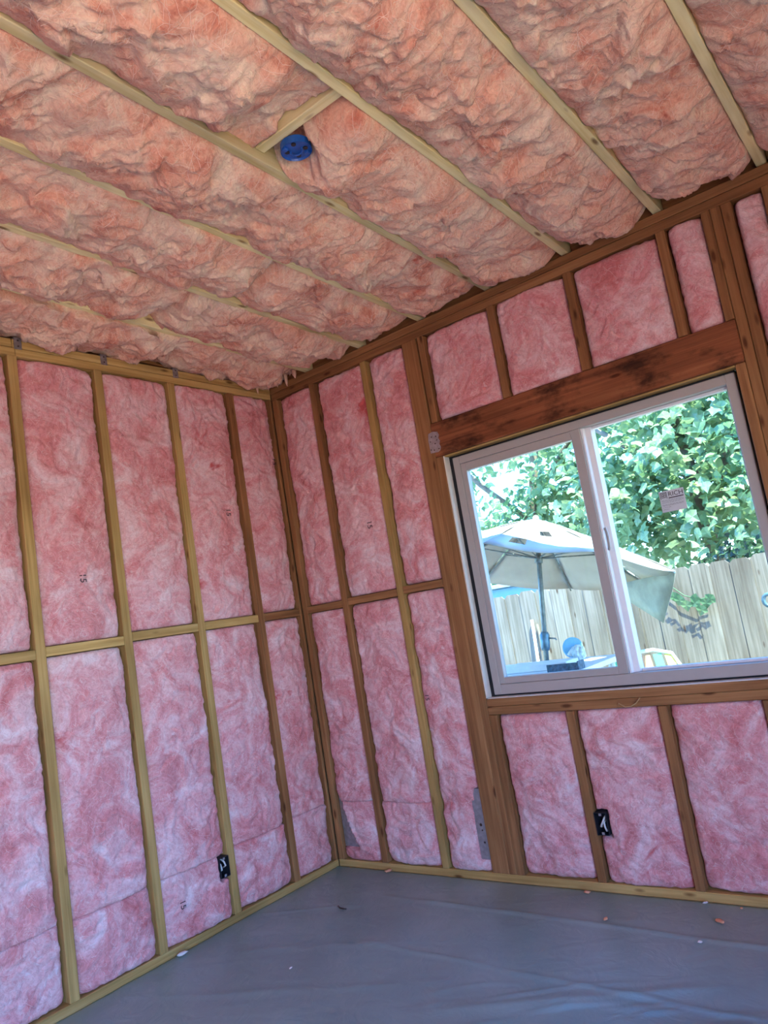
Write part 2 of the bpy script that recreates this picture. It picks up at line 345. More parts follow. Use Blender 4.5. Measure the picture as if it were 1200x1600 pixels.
# ------------------------------------------------------------------ insulation batts
def grid_mesh(name, X, Y, Z, back, mat, parent=None):
    """X,Y,Z (ny,nx) front surface, back = (ny,nx,3) function for skirt ring positions"""
    ny, nx = X.shape
    V = np.stack([X, Y, Z], -1).reshape(-1, 3)
    idx = np.arange(nx * ny).reshape(ny, nx)
    q = np.stack([idx[:-1, :-1], idx[:-1, 1:], idx[1:, 1:], idx[1:, :-1]], -1).reshape(-1, 4)
    ring = np.concatenate([idx[0, :], idx[1:, -1], idx[-1, -2::-1], idx[-2:0:-1, 0]])
    B = back[ring]; nb = len(V) + np.arange(len(ring))
    V = np.concatenate([V, B]); r2 = np.roll(ring, -1); n2 = np.roll(nb, -1)
    q = np.concatenate([q, np.stack([r2, ring, nb, n2], -1)])
    me = bpy.data.meshes.new(name); me.vertices.add(len(V)); me.vertices.foreach_set('co', V.astype(np.float32).ravel())
    me.loops.add(q.size); me.loops.foreach_set('vertex_index', q.astype(np.int32).ravel())
    me.polygons.add(len(q)); me.polygons.foreach_set('loop_start', np.arange(0, q.size, 4, dtype=np.int32)); me.polygons.foreach_set('loop_total', np.full(len(q), 4, np.int32))
    me.update(calc_edges=True)
    return mesh_obj(name, me, mat, parent, True)
SEED = [100]
M['fibre'] = plain('pale_glass_fibre', (0.86, 0.60, 0.58), 1.0, var=0.15, spec=0.1); M['fibre_c'] = plain('cream_glass_fibre', (0.88, 0.68, 0.58), 1.0, var=0.15, spec=0.1)  # ceiling strands share the warm light put into the colour
FR = np.random.RandomState(3)
def fibres(parent, P, nrm, count, mat, du, dv, lmin=0.03, lmax=0.11, wid=0.0011):
    """loose glass strands lying on the surface grid P (ny,nx,3); du,dv grid steps in metres"""
    ny, nx, _ = P.shape; ns = 7; V = []; F = []
    for _ in range(count):
        L = FR.uniform(lmin, lmax); th = FR.uniform(0, 2 * math.pi); cur = FR.normal(0, 14); i, j = FR.uniform(2, ny - 3), FR.uniform(2, nx - 3); lift = FR.uniform(0.0008, 0.0045); k0 = len(V); ok = 0
        for k in range(ns):
            ii, jj = int(round(i)), int(round(j))
            if not (1 <= ii < ny - 1 and 1 <= jj < nx - 1): break
            p = P[ii, jj]; e = 0.0007 + lift * math.sin(math.pi * k / (ns - 1)) ** 2
            q = p + nrm * e; side = (P[ii, jj + 1] - P[ii, jj - 1]) * (-math.sin(th)) * (0.5 / du) + (P[ii + 1, jj] - P[ii - 1, jj]) * math.cos(th) * (0.5 / dv)
            sl_ = np.linalg.norm(side); side = side / (sl_ + 1e-9) * wid * (0.35 + 0.65 * math.sin(math.pi * (k + 0.5) / ns)); V.append(q - side * 0.5); V.append(q + side * 0.5); ok += 1
            st = L / (ns - 1); th += cur * st; j += math.cos(th) * st / du; i += math.sin(th) * st / dv
        for k in range(ok - 1): F.append((k0 + 2 * k, k0 + 2 * k + 1, k0 + 2 * k + 3, k0 + 2 * k + 2))
    if F: tag(pyd_obj('loose_fibres', V, F, M[mat], parent), kind='stuff')
class Wall:
    def __init__(s, O, U, Nn): s.O, s.U, s.N = np.array(O, float), np.array(U, float), np.array(Nn, float)
    def at(s, a, z, n): return s.O + np.multiply.outer(a, s.U) + np.multiply.outer(n, s.N) + np.multiply.outer(z, np.array([0, 0, 1.0]))
WL = Wall((0, 0, 0), (0, 1, 0), (1, 0, 0)); WB = Wall((0, 0, 0), (1, 0, 0), (0, -1, 0))
def text_mesh(s, size):
    c = bpy.data.curves.new('txt', 'FONT'); c.body = s; c.size = size; c.align_x = 'CENTER'; c.align_y = 'CENTER'; c.resolution_u = 3
    o = bpy.data.objects.new('txt', c); COL.objects.link(o); dg = bpy.context.evaluated_depsgraph_get(); me = bpy.data.meshes.new_from_object(o.evaluated_get(dg))
    bpy.data.objects.remove(o); bpy.data.curves.remove(c); return me
def wall_batt(wall, a0, a1, z0, z1, label, group, res=0.0075, puff=0.021, holes=(), cut=None, stamp=(), base=-0.016, mat='batt', rough=1.0, soft=(1, 1), fib=70):
    SEED[0] += 1; sd = SEED[0]
    g = 0.003; a0 += g; a1 -= g; z0 += g * soft[0]; z1 -= g * soft[1]
    w_, h_ = a1 - a0, z1 - z0
    nx, ny = max(8, int(w_ / res)), max(8, int(h_ / res))
    e = [rnd.uniform(0.15, 1.0) for _ in range(4)]; e[2] = e[2] * soft[0] - 0.3 * (1 - soft[0]); e[3] = e[3] * soft[1] - 0.3 * (1 - soft[1])
    def surf(a, z):
        s = a - a0; t = z - z0
        n = base + puff * (np.clip(4 * s * (w_ - s) / w_ ** 2, 0, 1) ** 0.6) * (0.6 + 0.8 * np.clip(0.5 + pn(a * 2, z * 2.3, sd + 5), 0, 1.2))
        wx = pn(a * 9, z * 9, sd + 1) * 0.05; wz = pn(a * 9 + 40, z * 9, sd + 2) * 0.05
        n = n + rough * (0.010 * fbm(a * 5, z * 3.8, sd, 3) + 0.0055 * (ridge((a + wx) * 13, (z + wz) * 13, sd + 3, 2) - 0.9) + 0.0022 * pn((a + wx) * 70, (z + wz) * 55, sd + 8) + 0.0035 * fbm((a + wx) * 26, (z + wz) * 26, sd + 4, 2))
        for d, k in ((s, 0), (w_ - s, 1), (t, 2), (h_ - t, 3)):
            jag = 0.011 + 0.006 * pn(a * 22 + z * 22, k * 9.1, sd + 6)
            n = n - (0.006 + 0.019 * e[k]) * np.exp(-np.clip(d, 0, None) / jag)
        for (hc, hz, hw, hh) in holes:
            q = np.maximum(np.abs(a - hc) / hw, np.abs(z - hz) / hh) + 0.10 * pn(a * 45, z * 45, sd + 9)
            n = n - 0.075 * (1 - sstep(0.92, 1.12, q))
        if cut is not None:
            n = n - 0.082 * cut(a, z)
        return n
    A = a0 + np.linspace(0, 1, nx)[None, :] * w_ + np.zeros((ny, 1)); Z = z0 + np.linspace(0, 1, ny)[:, None] * h_ + np.zeros((1, nx))
    n = np.maximum(surf(A, Z), -0.083)
    # ragged outline
    jr = 0.0035
    ea = np.exp(-(A - a0) / 0.02) * pn(Z * 28, Z * 0 + 3.3, sd + 11) * jr - np.exp(-(a1 - A) / 0.02) * pn(Z * 28, Z * 0 + 8.3, sd + 12) * jr
    ez = np.exp(-(Z - z0) / 0.02) * pn(A * 28, A * 0 + 3.3, sd + 13) * jr - np.exp(-(z1 - Z) / 0.02) * pn(A * 28, A * 0 + 9.3, sd + 14) * jr
    P = wall.at(A + np.abs(ea) * np.sign(0.5 * (a0 + a1) - A), Z + np.abs(ez) * np.sign(0.5 * (z0 + z1) - Z), n)
    bk = wall.at(A, Z, np.full_like(A, -0.086)).reshape(-1, 3)
    ob = grid_mesh('insulation_batt', P[..., 0], P[..., 1], P[..., 2], bk, M[mat])
    if label is None: ob.parent = group
    else: tag(ob, label, 'insulation', group)
    if label is not None and fib: fibres(ob, P, wall.N, int(fib * w_ * h_ / 0.4), 'fibre', w_ / (nx - 1), h_ / (ny - 1))
    for (txt, ca, cz, ang, size) in stamp:
        me = text_mesh(txt, size); ca_, sa_ = math.cos(ang), math.sin(ang)
        co = np.array([v.co[:] for v in me.vertices]); aa = ca + co[:, 0] * ca_ - co[:, 1] * sa_; zz = cz + co[:, 0] * sa_ + co[:, 1] * ca_
        nn = np.array([float(surf(np.array([x]), np.array([y]))[0]) for x, y in zip(aa, zz)])
        nn = np.full_like(nn, nn.max()) * 0.5 + nn * 0.5 + 0.0025
        PP = wall.at(aa, zz, nn)
        for v, p in zip(me.vertices, PP): v.co = p
        me.update(); mesh_obj('printed_number', me, M['ink'], ob)
    return ob
ordn = ['first', 'second', 'third', 'fourth', 'fifth', 'sixth']
H90 = -math.pi / 2
# left wall: upper / middle / bottom pieces in each bay, seams low down
LSEAM = [0.340, 0.330, 0.322, 0.322, 0.330, 0.33]
for i, (a, b) in enumerate(LB):
    low = BZL[i] - 0.020; up = BZL[i] + 0.020; o = ordn[i]
    where = 'left wall, %s bay from the corner' % o
    st_u = {1: [('15', -0.440, 1.957, H90, 0.045)], 3: [('15', -1.318, 1.655, H90, 0.045)], 0: [('15', -0.045, 2.262, H90, 0.045)]}.get(i, [])
    st_l = {2: [('15', -1.000, 0.190, H90, 0.040)]}.get(i, [])
    rs = 0.0065 if i < 5 else 0.012
    wall_batt(WL, a, b, up, ZT0, 'tall pink fiberglass batt above the blocking, ' + where, 'left wall insulation batts', stamp=st_u, res=rs, puff=0.022 + 0.002 * i)
    ho = [(-0.753, 0.262, 0.032, 0.052)] if i == 2 else []
    wall_batt(WL, a, b, LSEAM[i], low, 'pink fiberglass batt just below the blocking, ' + where, 'left wall insulation batts', holes=ho, res=rs, puff=0.022 + 0.002 * i, soft=(0.3, 1))
    wall_batt(WL, a, b, 0.038, LSEAM[i] - 0.001, 'short pink fiberglass piece on the bottom plate, ' + where, 'left wall insulation batts', holes=ho, stamp=st_l, res=rs, base=-0.012, soft=(1, 0.3))
for a, b in zip(LST[5:-1], LST[6:]):
    wall_batt(WL, b + 0.021, a - 0.021, 0.038, ZT0, None, wall_left, res=0.02)
# back wall left of window
BB = [(0.042, 0.306), (0.346, 0.687), (0.725, 0.972)]; BZ = [1.386, 1.392, 1.398]
def cut_a(a, z):   # torn-away lower corner beside the corner post
    return (1 - sstep(-0.006, 0.006, (a - 0.042) - 0.118 * np.clip((0.43 - z) / 0.30, 0, 1.05) - 0.004 * pn(z * 40, a * 0, 3))) * sstep(0.096, 0.106, z)
def cut_b(a, z):
    return sstep(-0.006, 0.006, (a - 0.918) - 0.02 * sstep(0.2, 0.42, z)) * (1 - sstep(0.405, 0.42, z)) * sstep(0.088, 0.100, z)
for i, (a, b) in enumerate(BB):
    where = 'window wall, %s bay from the corner' % ordn[i]
    st = {1: [('15', 0.585, 1.768, H90, 0.045)]}.get(i, [])
    wall_batt(WB, a, b, BZ[i] + 0.019, ZB, 'tall pink fiberglass batt above the blocking, ' + where, 'window wall insulation batts', stamp=st)
    if i < 2:
        wall_batt(WB, a, b, 0.345, BZ[i] - 0.019, 'pink fiberglass batt just below the blocking, ' + where, 'window wall insulation batts', cut=cut_a if i == 0 else None, soft=(0.1, 1))
        wall_batt(WB, a, b, 0.038, 0.344, 'short pink fiberglass piece on the bottom plate, ' + where, 'window wall insulation batts', cut=cut_a if i == 0 else None, base=-0.013, soft=(1, 0.1))
    else:
        wall_batt(WB, a, b, 0.038, BZ[i] - 0.019, 'long pink fiberglass batt below the blocking, ' + where, 'window wall insulation batts', cut=cut_b, stamp=[('15', 0.770, 0.858, H90, 0.035)])
# above the header
for (a, b), o in zip([(1.106, 1.477), (1.515, 1.869), (1.907, 2.281), (2.319, 2.460)], ordn):
    wall_batt(WB, a, b, 2.178, ZB, 'square pink fiberglass piece above the window header, %s from the left' % o if o != 'fourth' else 'narrow pink fiberglass piece above the window header, beside the right king stud', 'pieces above the window header', puff=0.025)
# below the sill
for (a, b), o in zip([(1.138, 1.489), (1.527, 1.892), (1.930, 2.286)], ordn):
    wall_batt(WB, a, b, 0.038, 0.754, 'pink fiberglass batt under the window sill, %s from the left' % o, 'batts under the window', puff=0.025, holes=[(1.553, 0.280, 0.034, 0.054)] if o == 'second' else [])
wall_batt(WB, 2.324, 2.457, 0.038, 0.754, 'narrow pink fiberglass batt under the right end of the window sill', 'batts under the window', res=0.012)
wall_batt(WB, 2.572, 2.681, 0.038, ZB, 'narrow pink fiberglass batt right of the window king studs', 'window wall insulation batts', puff=0.025)
wall_batt(WB, 2.719, 3.086, 0.038, ZB, 'wide pink fiberglass batt at the far right of the window wall', 'window wall insulation batts', res=0.012)
for a, b in zip((3.124, 3.529), (3.491, 3.90)):
    wall_batt(WB, a, b, 0.038, ZB, None, wall_back, res=0.02)

# ---- ceiling batts
def ceil_batt(x0, x1, y0, y1, label, res=0.0065, sag=0.040, lat=0.010, end=0.05, rough=1.0, hole=None, fold=1.2, latL=None, level=0.0, fib=380):
    """hangs between joists from x0..x1, running y0 (towards window wall) .. y1 (more negative)"""
    SEED[0] += 1; sd = SEED[0]
    w_, L = x1 - x0, y0 - y1
    nx, ny = max(10, int((w_ + 0.12) / res)), max(10, int(L / res))
    u = np.linspace(-1, 1, nx)[None, :] + np.zeros((ny, 1)); t = np.linspace(0, 1, ny)[:, None] * L + np.zeros((1, nx))
    X = 0.5 * (x0 + x1) + u * w_ / 2; Y = y0 - t
    prof = np.clip(1 - np.abs(u) ** 3.0, 0, 1) ** 0.55
    vary = 0.80 + 0.50 * fbm(Y * 1.7, X * 0 + sd * 1.7, sd, 2)
    n = -0.030 + (0.030 + sag * vary) * prof + level * SLOPE * (-Y) * (prof > 0.2)
    n = n - (0.03 + sag) * np.exp(-t / end) - (0.03 + sag) * np.exp(-(L - t) / end)     # rounded ends
    wx = 0.045 * fbm(X * 4, Y * 4, sd + 1, 3); wy = 0.045 * fbm(X * 4 + 31, Y * 4, sd + 2, 3)
    xx, yy = X + wx, Y + wy
    ce = 0.30 + 0.70 * prof
    n = n + ce * rough * 0.024 * fbm(xx * 3.6, yy * 4.6, sd + 3, 2)
    # matted wisps: ridges drawn out along a slowly turning direction
    def wisps(fr, st, th, k, oc=2):
        p = xx * math.cos(th) + yy * math.sin(th); q = -xx * math.sin(th) + yy * math.cos(th)
        return ridge(p * fr / st, q * fr, sd + k, oc) - 1.0
    m1 = sstep(-0.25, 0.25, pn(X * 3.0, Y * 2.4, sd + 21)); m2 = sstep(-0.2, 0.3, pn(X * 3.6, Y * 3.0, sd + 22)); m3 = sstep(-0.1, 0.4, pn(X * 5, Y * 4, sd + 23))
    n = n + ce * rough * fold * (0.012 * m1 * wisps(5.5, 2.0, 0.5, 40) + 0.012 * (1 - m1) * wisps(6.5, 2.2, -0.5, 44) + 0.008 * m2 * wisps(13, 2.6, 0.9, 50) + 0.008 * (1 - m2) * wisps(15, 3.0, 0.1, 54) + 0.0045 * m3 * wisps(34, 3.5, 0.35, 60) + 0.003 * (1 - m3) * wisps(38, 3.0, -0.6, 64))
    n = n + ce * rough * 0.0022 * fbm(xx * 60, yy * 60, sd + 7, 2)
    tr = fbm(xx * 2.6 + 7, yy * 3.4, sd + 9, 3)                                         # torn overlapping layers
    n = n + 0.018 * fold * ce * (sstep(0.05, 0.085, tr) - 0.5) + 0.010 * fold * ce * (sstep(0.34, 0.36, tr + 0.2 * fbm(X * 8, Y * 8, sd + 13, 2)) - 0.3)
    if hole is not None:
        q = np.hypot((X - hole[0]), (Y - hole[1])) / hole[2] + 0.16 * pn(X * 30, Y * 30, sd + 8)
        n = n - (n + 0.11) * (1 - sstep(0.94, 1.08, q))
    side = np.exp(-((np.abs(u) - 0.90) / 0.09) ** 2)
    la = np.where(u < 0, lat if latL is None else latL, lat)
    X = X + np.sign(u) * side * (la * (1.0 + 0.9 * fbm(Y * 9, u * 0 + np.sign(u) * 5, sd + 6, 3)) + 0.004)
    n = np.where(np.abs(u) > 0.99, np.minimum(n, -0.01), n)
    Z = 2.716 - SLOPE * Y - n
    Z = np.minimum(Z, 2.716 - SLOPE * Y + 0.12)
    Z = np.where(X < 0.003, np.maximum(Z, 2.7165), Z); Z = np.where(Y > -0.002, np.maximum(Z, 2.7125), Z)
    bk = np.stack([0.5 * (x0 + x1) + u * (w_ / 2 - 0.002), y0 - t, 2.716 - SLOPE * (y0 - t) + 0.135], -1).reshape(-1, 3)
    ob = grid_mesh('ceiling_batt', X[:, ::-1], Y[:, ::-1], Z[:, ::-1], bk.reshape(ny, nx, 3)[:, ::-1].reshape(-1, 3), M['batt_c'])
    if label is None: ob.parent = ceiling; return ob
    fibres(ob, np.stack([X, Y, Z], -1), np.array([0, 0, -1.0]), int(fib * w_ * min(L, 2.4) / 0.4), 'fibre_c', w_ / (nx - 1), L / (ny - 1), 0.04, 0.15, 0.0011)
    return tag(ob, label, 'insulation', 'ceiling insulation batts')
J = 0.0175
cb0 = ceil_batt(-0.044, 0.30 - J, 0.030, -2.5, 'narrow sagging pink batt along the top plate of the left wall', sag=0.040, lat=0.022, end=0.06, rough=1.1, level=0.9)
ceil_batt(0.30 + J, 0.70 - J, 0.030, -1.05, 'sagging pink ceiling batt in the second bay from the left wall, near the corner', sag=0.070, lat=0.018, rough=1.2)
ceil_batt(0.30 + J, 0.70 - J, -1.02, -3.3, 'sagging pink ceiling batt in the second bay from the left wall, away from the corner', sag=0.075, lat=0.017, rough=1.2)
ceil_batt(0.70 + J, 1.10 - J, 0.030, -0.93, 'pink ceiling batt in the third bay from the left wall, against the window wall', sag=0.062, lat=0.008)
ceil_batt(0.70 + J, 1.10 - J, -0.91, -3.3, 'pink ceiling batt in the third bay from the left wall, covering part of a joist', sag=0.072, lat=0.016)
ceil_batt(1.10 + J, 1.497 - J, 0.030, -3.3, 'long pink ceiling batt left of the bay with the blue box', sag=0.066, lat=0.004, latL=0.015)
ceil_batt(1.497 + J, 1.895 - J, 0.030, -1.40, 'pink ceiling batt between the blue box and the window wall', sag=0.070, hole=(1.600, -1.385, 0.080), lat=0.004, end=0.03)
ceil_batt(1.497 + J, 1.895 - J, -1.575, -3.3, 'pink ceiling batt with a rounded end behind the blue box blocking', sag=0.075, lat=0.005, end=0.035)
ceil_batt(1.497 + J, 1.895 - J, -1.46, -1.64, 'torn pink scrap of batt tucked behind the ceiling blocking', sag=-0.030, lat=0.0, end=0.03, rough=0.8)
ceil_batt(1.895 + J, 2.303 - J, 0.030, -3.3, 'long pink ceiling batt right of the blue box, ending left of the window centre', sag=0.075, lat=0.004, rough=1.15)
ceil_batt(2.303 + J, 2.700 - J, 0.030, -3.3, 'bulging pink ceiling batt over the right half of the window', sag=0.080, lat=0.004, rough=1.15)
ceil_batt(2.700 + J, 3.105 - J, 0.030, -3.3, 'pink ceiling batt in the upper right corner of the photograph', sag=0.075, lat=0.004, rough=1.15)
for a, b in zip(JX[7:-1] + [3.51], JX[8:] + [3.97]):
    ceil_batt(a + J, b - J, 0.03, -4.6, None, res=0.02)
for a, b in zip(JX[1:7], JX[2:8]):
    ceil_batt(a + J, b - J, -3.31, -4.65, None, res=0.02)

for x, y, l, r_ in ((0.03, -0.13, 0.075, 0.010), (0.05, -0.06, 0.05, 0.012), (0.10, -0.035, 0.045, 0.009), (0.17, -0.03, 0.06, 0.010), (0.24, -0.03, 0.035, 0.012), (0.02, -0.20, 0.05, 0.010)):
    pts = [(x, y, 2.735), (x + 0.004, y - 0.003, 2.72 - l * 0.35), (x + 0.010, y - 0.008, 2.72 - l * 0.7), (x + 0.008, y - 0.004, 2.72 - l)]
    tube('hanging_tuft', pts, [r_ * 1.3, r_, r_ * 0.6, r_ * 0.12], M['batt_c'], cb0, 7)
# ------------------------------------------------------------------ window
win = tag(empty('window_1', (1.78, 0.06, 0.828)), kind='structure')
def prism_z(name, poly, z0, z1, mat, parent):
    n = len(poly); V = [(x, y, z) for z in (z0, z1) for x, y in poly]
    F = [tuple(range(n))[::-1], tuple(range(n, 2 * n))] + [(i, (i + 1) % n, n + (i + 1) % n, n + i) for i in range(n)]
    bm = bmesh.new(); vv = [bm.verts.new(p) for p in V]
    for f in F: bm.faces.new([vv[i] for i in f])
    return bm_obj(name, bm, mat, parent)
YF = 0.042
box('frame_jamb', (1.126, 1.164, YF, 0.125, 0.838, 1.990), M['vinyl'], win, 0.002)
box('frame_jamb', (2.404, 2.441, YF, 0.125, 0.838, 1.990), M['vinyl'], win, 0.002)
box('frame_head', (1.164, 2.404, YF, 0.125, 1.952, 1.990), M['vinyl'], win, 0.002)
box('frame_sill', (1.164, 2.404, YF, 0.125, 0.838, 0.884), M['vinyl'], win, 0.002)
sash = empty('sliding_sash', (1.47, 0.06, 0.884)); sash.parent = win; sash.matrix_parent_inverse = Matrix.Translation(-win.location)
def spart(name, b, m='vinyl', bev=0.0015):
    o = box(name, b, M[m], None, bev); o.parent = sash; o.matrix_parent_inverse = Matrix.Translation(-sash.location); return o
spart('sash_stile', (1.165, 1.192, YF + 0.003, 0.080, 0.885, 1.951)); spart('sash_stile', (1.744, 1.788, YF + 0.001, 0.084, 0.885, 1.951))
spart('sash_rail', (1.192, 1.744, YF + 0.003, 0.080, 1.912, 1.951)); spart('sash_rail', (1.192, 1.744, YF + 0.003, 0.080, 0.885, 0.915))
# stepped meeting stile of the fixed half
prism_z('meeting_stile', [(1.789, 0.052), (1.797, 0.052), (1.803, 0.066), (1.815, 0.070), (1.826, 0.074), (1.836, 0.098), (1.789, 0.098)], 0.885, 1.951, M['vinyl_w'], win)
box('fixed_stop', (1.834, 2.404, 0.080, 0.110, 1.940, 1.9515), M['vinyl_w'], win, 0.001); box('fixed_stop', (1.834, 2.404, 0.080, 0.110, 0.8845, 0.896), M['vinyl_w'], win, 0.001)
box('fixed_stop', (2.394, 2.4035, 0.080, 0.110, 0.8965, 1.9395), M['vinyl'], win, 0.001)
# glass: thin clear pane with a green-blue cast
gm, t, b, out = newmat('pane_glass')
t.nodes.remove(b); tr = N(t, 'ShaderNodeBsdfTransparent'); tr.inputs[0].default_value = (0.60, 0.80, 0.80, 1)
gl = N(t, 'ShaderNodeBsdfGlossy', Roughness=0.02); fr = N(t, 'ShaderNodeFresnel', IOR=1.5); mxs = t.nodes.new('ShaderNodeMixShader')
nz = N(t, 'ShaderNodeTexNoise', Scale=3.0); t.links.new(mapped(t), nz.inputs['Vector']); bpn = N(t, 'ShaderNodeBump', Strength=0.02, Distance=0.01); t.links.new(nz.outputs[0], bpn.inputs['Height']); t.links.new(bpn.outputs[0], gl.inputs['Normal'])
t.links.new(fr.outputs[0], mxs.inputs[0]); t.links.new(tr.outputs[0], mxs.inputs[1]); t.links.new(gl.outputs[0], mxs.inputs[2]); t.links.new(mxs.outputs[0], out.inputs[0])
def pane(name, x0, x1, y, z0, z1): return pyd_obj(name, [(x0, y, z0), (x1, y, z0), (x1, y, z1), (x0, y, z1)], [(0, 1, 2, 3)], gm, win)
pane('pane', 1.190, 1.746, 0.066, 0.913, 1.914); pane('pane', 1.832, 2.396, 0.096, 0.894, 1.942)
# latch on the meeting stile
lt = []
for k in range(13):
    a = math.pi * k / 12; lt.append((1.806 + 0.012 * math.sin(a), 0.058 - 0.016 * math.sin(a), 1.455 - 0.045 * math.cos(a)))
tube('latch', lt, 0.006, M['vinyl'], win, 8)
# flashing strips and black strips added as the shade of the frame gap
box('flashing_strip', (1.100, 1.1065, 0.004, 0.05, 0.830, 2.004), M['flash'], win); box('gap_tape', (1.1068, 1.1255, 0.046, 0.122, 0.830, 2.004), M['black'], win)
box('flashing_strip', (1.1075, 2.455, 0.004, 0.05, 0.8275, 0.8305), M['flash'], win); box('gap_tape', (1.12, 2.441, 0.047, 0.122, 0.8308, 0.8375), M['black'], win)
box('flashing_strip', (1.1075, 2.455, 0.006, 0.05, 1.9995, 2.0065), M['pine_x'], win); box('gap_tape', (1.12, 2.441, 0.052, 0.122, 1.9905, 1.999), M['black'], win)
box('gap_tape', (2.442, 2.4555, 0.070, 0.122, 0.838, 1.999), M['black'], win)
# sticker on the right pane
stk = pyd_obj('sticker', [(0, 0, 0), (0.101, 0, -0.001), (0.101, 0, 0.087), (0, 0, 0.088), (0, 0.0006, 0), (0.101, 0.0006, -0.001), (0.101, 0.0006, 0.087), (0, 0.0006, 0.088)],
              [(0, 1, 2, 3), (7, 6, 5, 4), (0, 4, 5, 1), (1, 5, 6, 2), (2, 6, 7, 3), (3, 7, 4, 0)], M['paper'])
stk.location = (2.048, 0.0945, 1.517); stk.parent = win; stk.matrix_parent_inverse = Matrix.Translation(-win.location); stk['label'] = 'white printed sticker'
def on_stk(o): o.parent = stk; return o
me = text_mesh('RICH', 0.026); 
for v in me.vertices: v.co = (0.067 + v.co.x * 1.05, -0.0006, 0.070 + v.co.y)
on_stk(mesh_obj('lettering', me, M['ink']))
def bars(name, bs):
    bm = bmesh.new()
    for x0, x1, z0, z1 in bs: add_box(bm, x0, x1, -0.0008, -0.0002, z0, z1)
    return on_stk(bm_obj(name, bm, M['ink']))
bars('logo', [(0.004, 0.031, 0.079, 0.0815), (0.004, 0.0062, 0.055, 0.0815), (0.0288, 0.031, 0.055, 0.0815), (0.0095, 0.026, 0.0745, 0.0765), (0.0095, 0.0115, 0.060, 0.0765), (0.0165, 0.0185, 0.060, 0.0765), (0.024, 0.026, 0.060, 0.0765), (0.0095, 0.026, 0.067, 0.069), (0.0095, 0.026, 0.0595, 0.0612)])
bars('lettering_rule', [(0.036, 0.097, 0.0535, 0.0575)])
bm = bmesh.new()
for zz, x0, x1 in ((0.047, 0.006, 0.09), (0.042, 0.008, 0.095), (0.037, 0.006, 0.085), (0.029, 0.005, 0.095), (0.025, 0.008, 0.09), (0.018, 0.006, 0.04), (0.010, 0.006, 0.03)):
    x = x0
    while x < x1:
        l = rnd.uniform(0.004, 0.012); add_box(bm, x, min(x + l, x1), -0.0008, -0.0002, zz, zz + 0.0016); x += l + 0.002
on_stk(bm_obj('fine_print', bm, plain('grey_ink', (0.25, 0.28, 0.3), 0.8)))

# ------------------------------------------------------------------ metal hardware and boxes
def plate(name, poly, wall, n0, th, mat, label, cat, holes=(), group=None):
    """thin metal plate cut from an outline (a,z) on a wall"""
    V = [wall.at(np.array(a), np.array(z), np.array(nn)) for nn in (n0, n0 + th) for a, z in poly]; k = len(poly)
    F = [tuple(range(k)), tuple(range(k, 2 * k))] + [(i, (i + 1) % k, k + (i + 1) % k, k + i) for i in range(k)]
    bm = bmesh.new(); vv = [bm.verts.new(p) for p in V]
    for f in F: bm.faces.new([vv[i] for i in f])
    o = tag(bm_obj(name, bm, M[mat]), label, cat, group)
    bm = bmesh.new()
    for a, z, r in holes:
        c = wall.at(np.array(a), np.array(z), np.array(n0 + th + 0.0004)); disc(bm, Vector(c), r, 10, 'y' if wall is WB else 'x', 0.002)
    if holes: bm_obj('nail_hole', bm, M['nail'], o)['kind'] = 'stuff'
    return o
edge = []
for k in range(7): edge.append((1.098 + (0.006 if k % 2 else 0.0), 2.036 + k * 0.0155))
plate('tie_plate', [(1.040, 2.034), (1.085, 2.030)] + edge + [(1.070, 2.137), (1.044, 2.132), (1.038, 2.10)], WB, 0.005, 0.0015, 'galv', 'grey perforated steel tie plate joining king post and header', 'tie plate',
      [(1.046, 2.05, 0.003), (1.05, 2.09, 0.003), (1.06, 2.112, 0.003), (1.075, 2.075, 0.0035), (1.085, 2.11, 0.0035), (1.092, 2.045, 0.003), (1.088, 2.09, 0.003), (1.064, 2.045, 0.003)])
plate('hold_down_plate', [(0.043, 0.100), (0.162, 0.100), (0.160, 0.115), (0.058, 0.43), (0.043, 0.43)], WB, -0.030, 0.003, 'galv', 'dark grey steel hold-down plate low beside the corner post', 'steel plate', [(0.085, 0.30, 0.006), (0.085, 0.36, 0.006), (0.10, 0.20, 0.006), (0.13, 0.13, 0.006)])
plate('hold_down_plate', [(0.916, 0.094), (0.970, 0.094), (0.970, 0.415), (0.942, 0.415), (0.916, 0.36)], WB, -0.014, 0.003, 'galv', 'blue-grey steel hold-down plate low on the king post left of the window', 'steel plate', [(0.945, 0.25, 0.007), (0.948, 0.225, 0.004), (0.95, 0.17, 0.005)])
for yc, o in ((-1.487, 'leftmost, beside the plate splice'), (-1.078, 'middle one of three'), (-0.668, 'nearest the corner')):
    c = tag(box('joist_clip', (0.001, 0.003, yc - 0.018, yc + 0.016, 2.668, 2.722), M['dgalv'], None, 0.0006), 'dark steel joist clip on the left wall top plate, ' + o, 'joist clip', 'steel clips on the left top plate')
    box('clip_flange', (-0.03, 0.003, yc - 0.018, yc - 0.016, 2.7135, 2.722), M['dgalv'], c); bm = bmesh.new(); disc(bm, (0.0035, yc, 2.682), 0.004, 8, 'x', 0.002); disc(bm, (0.0035, yc, 2.708), 0.004, 8, 'x', 0.002); bm_obj('nail_head', bm, M['nail'], c)
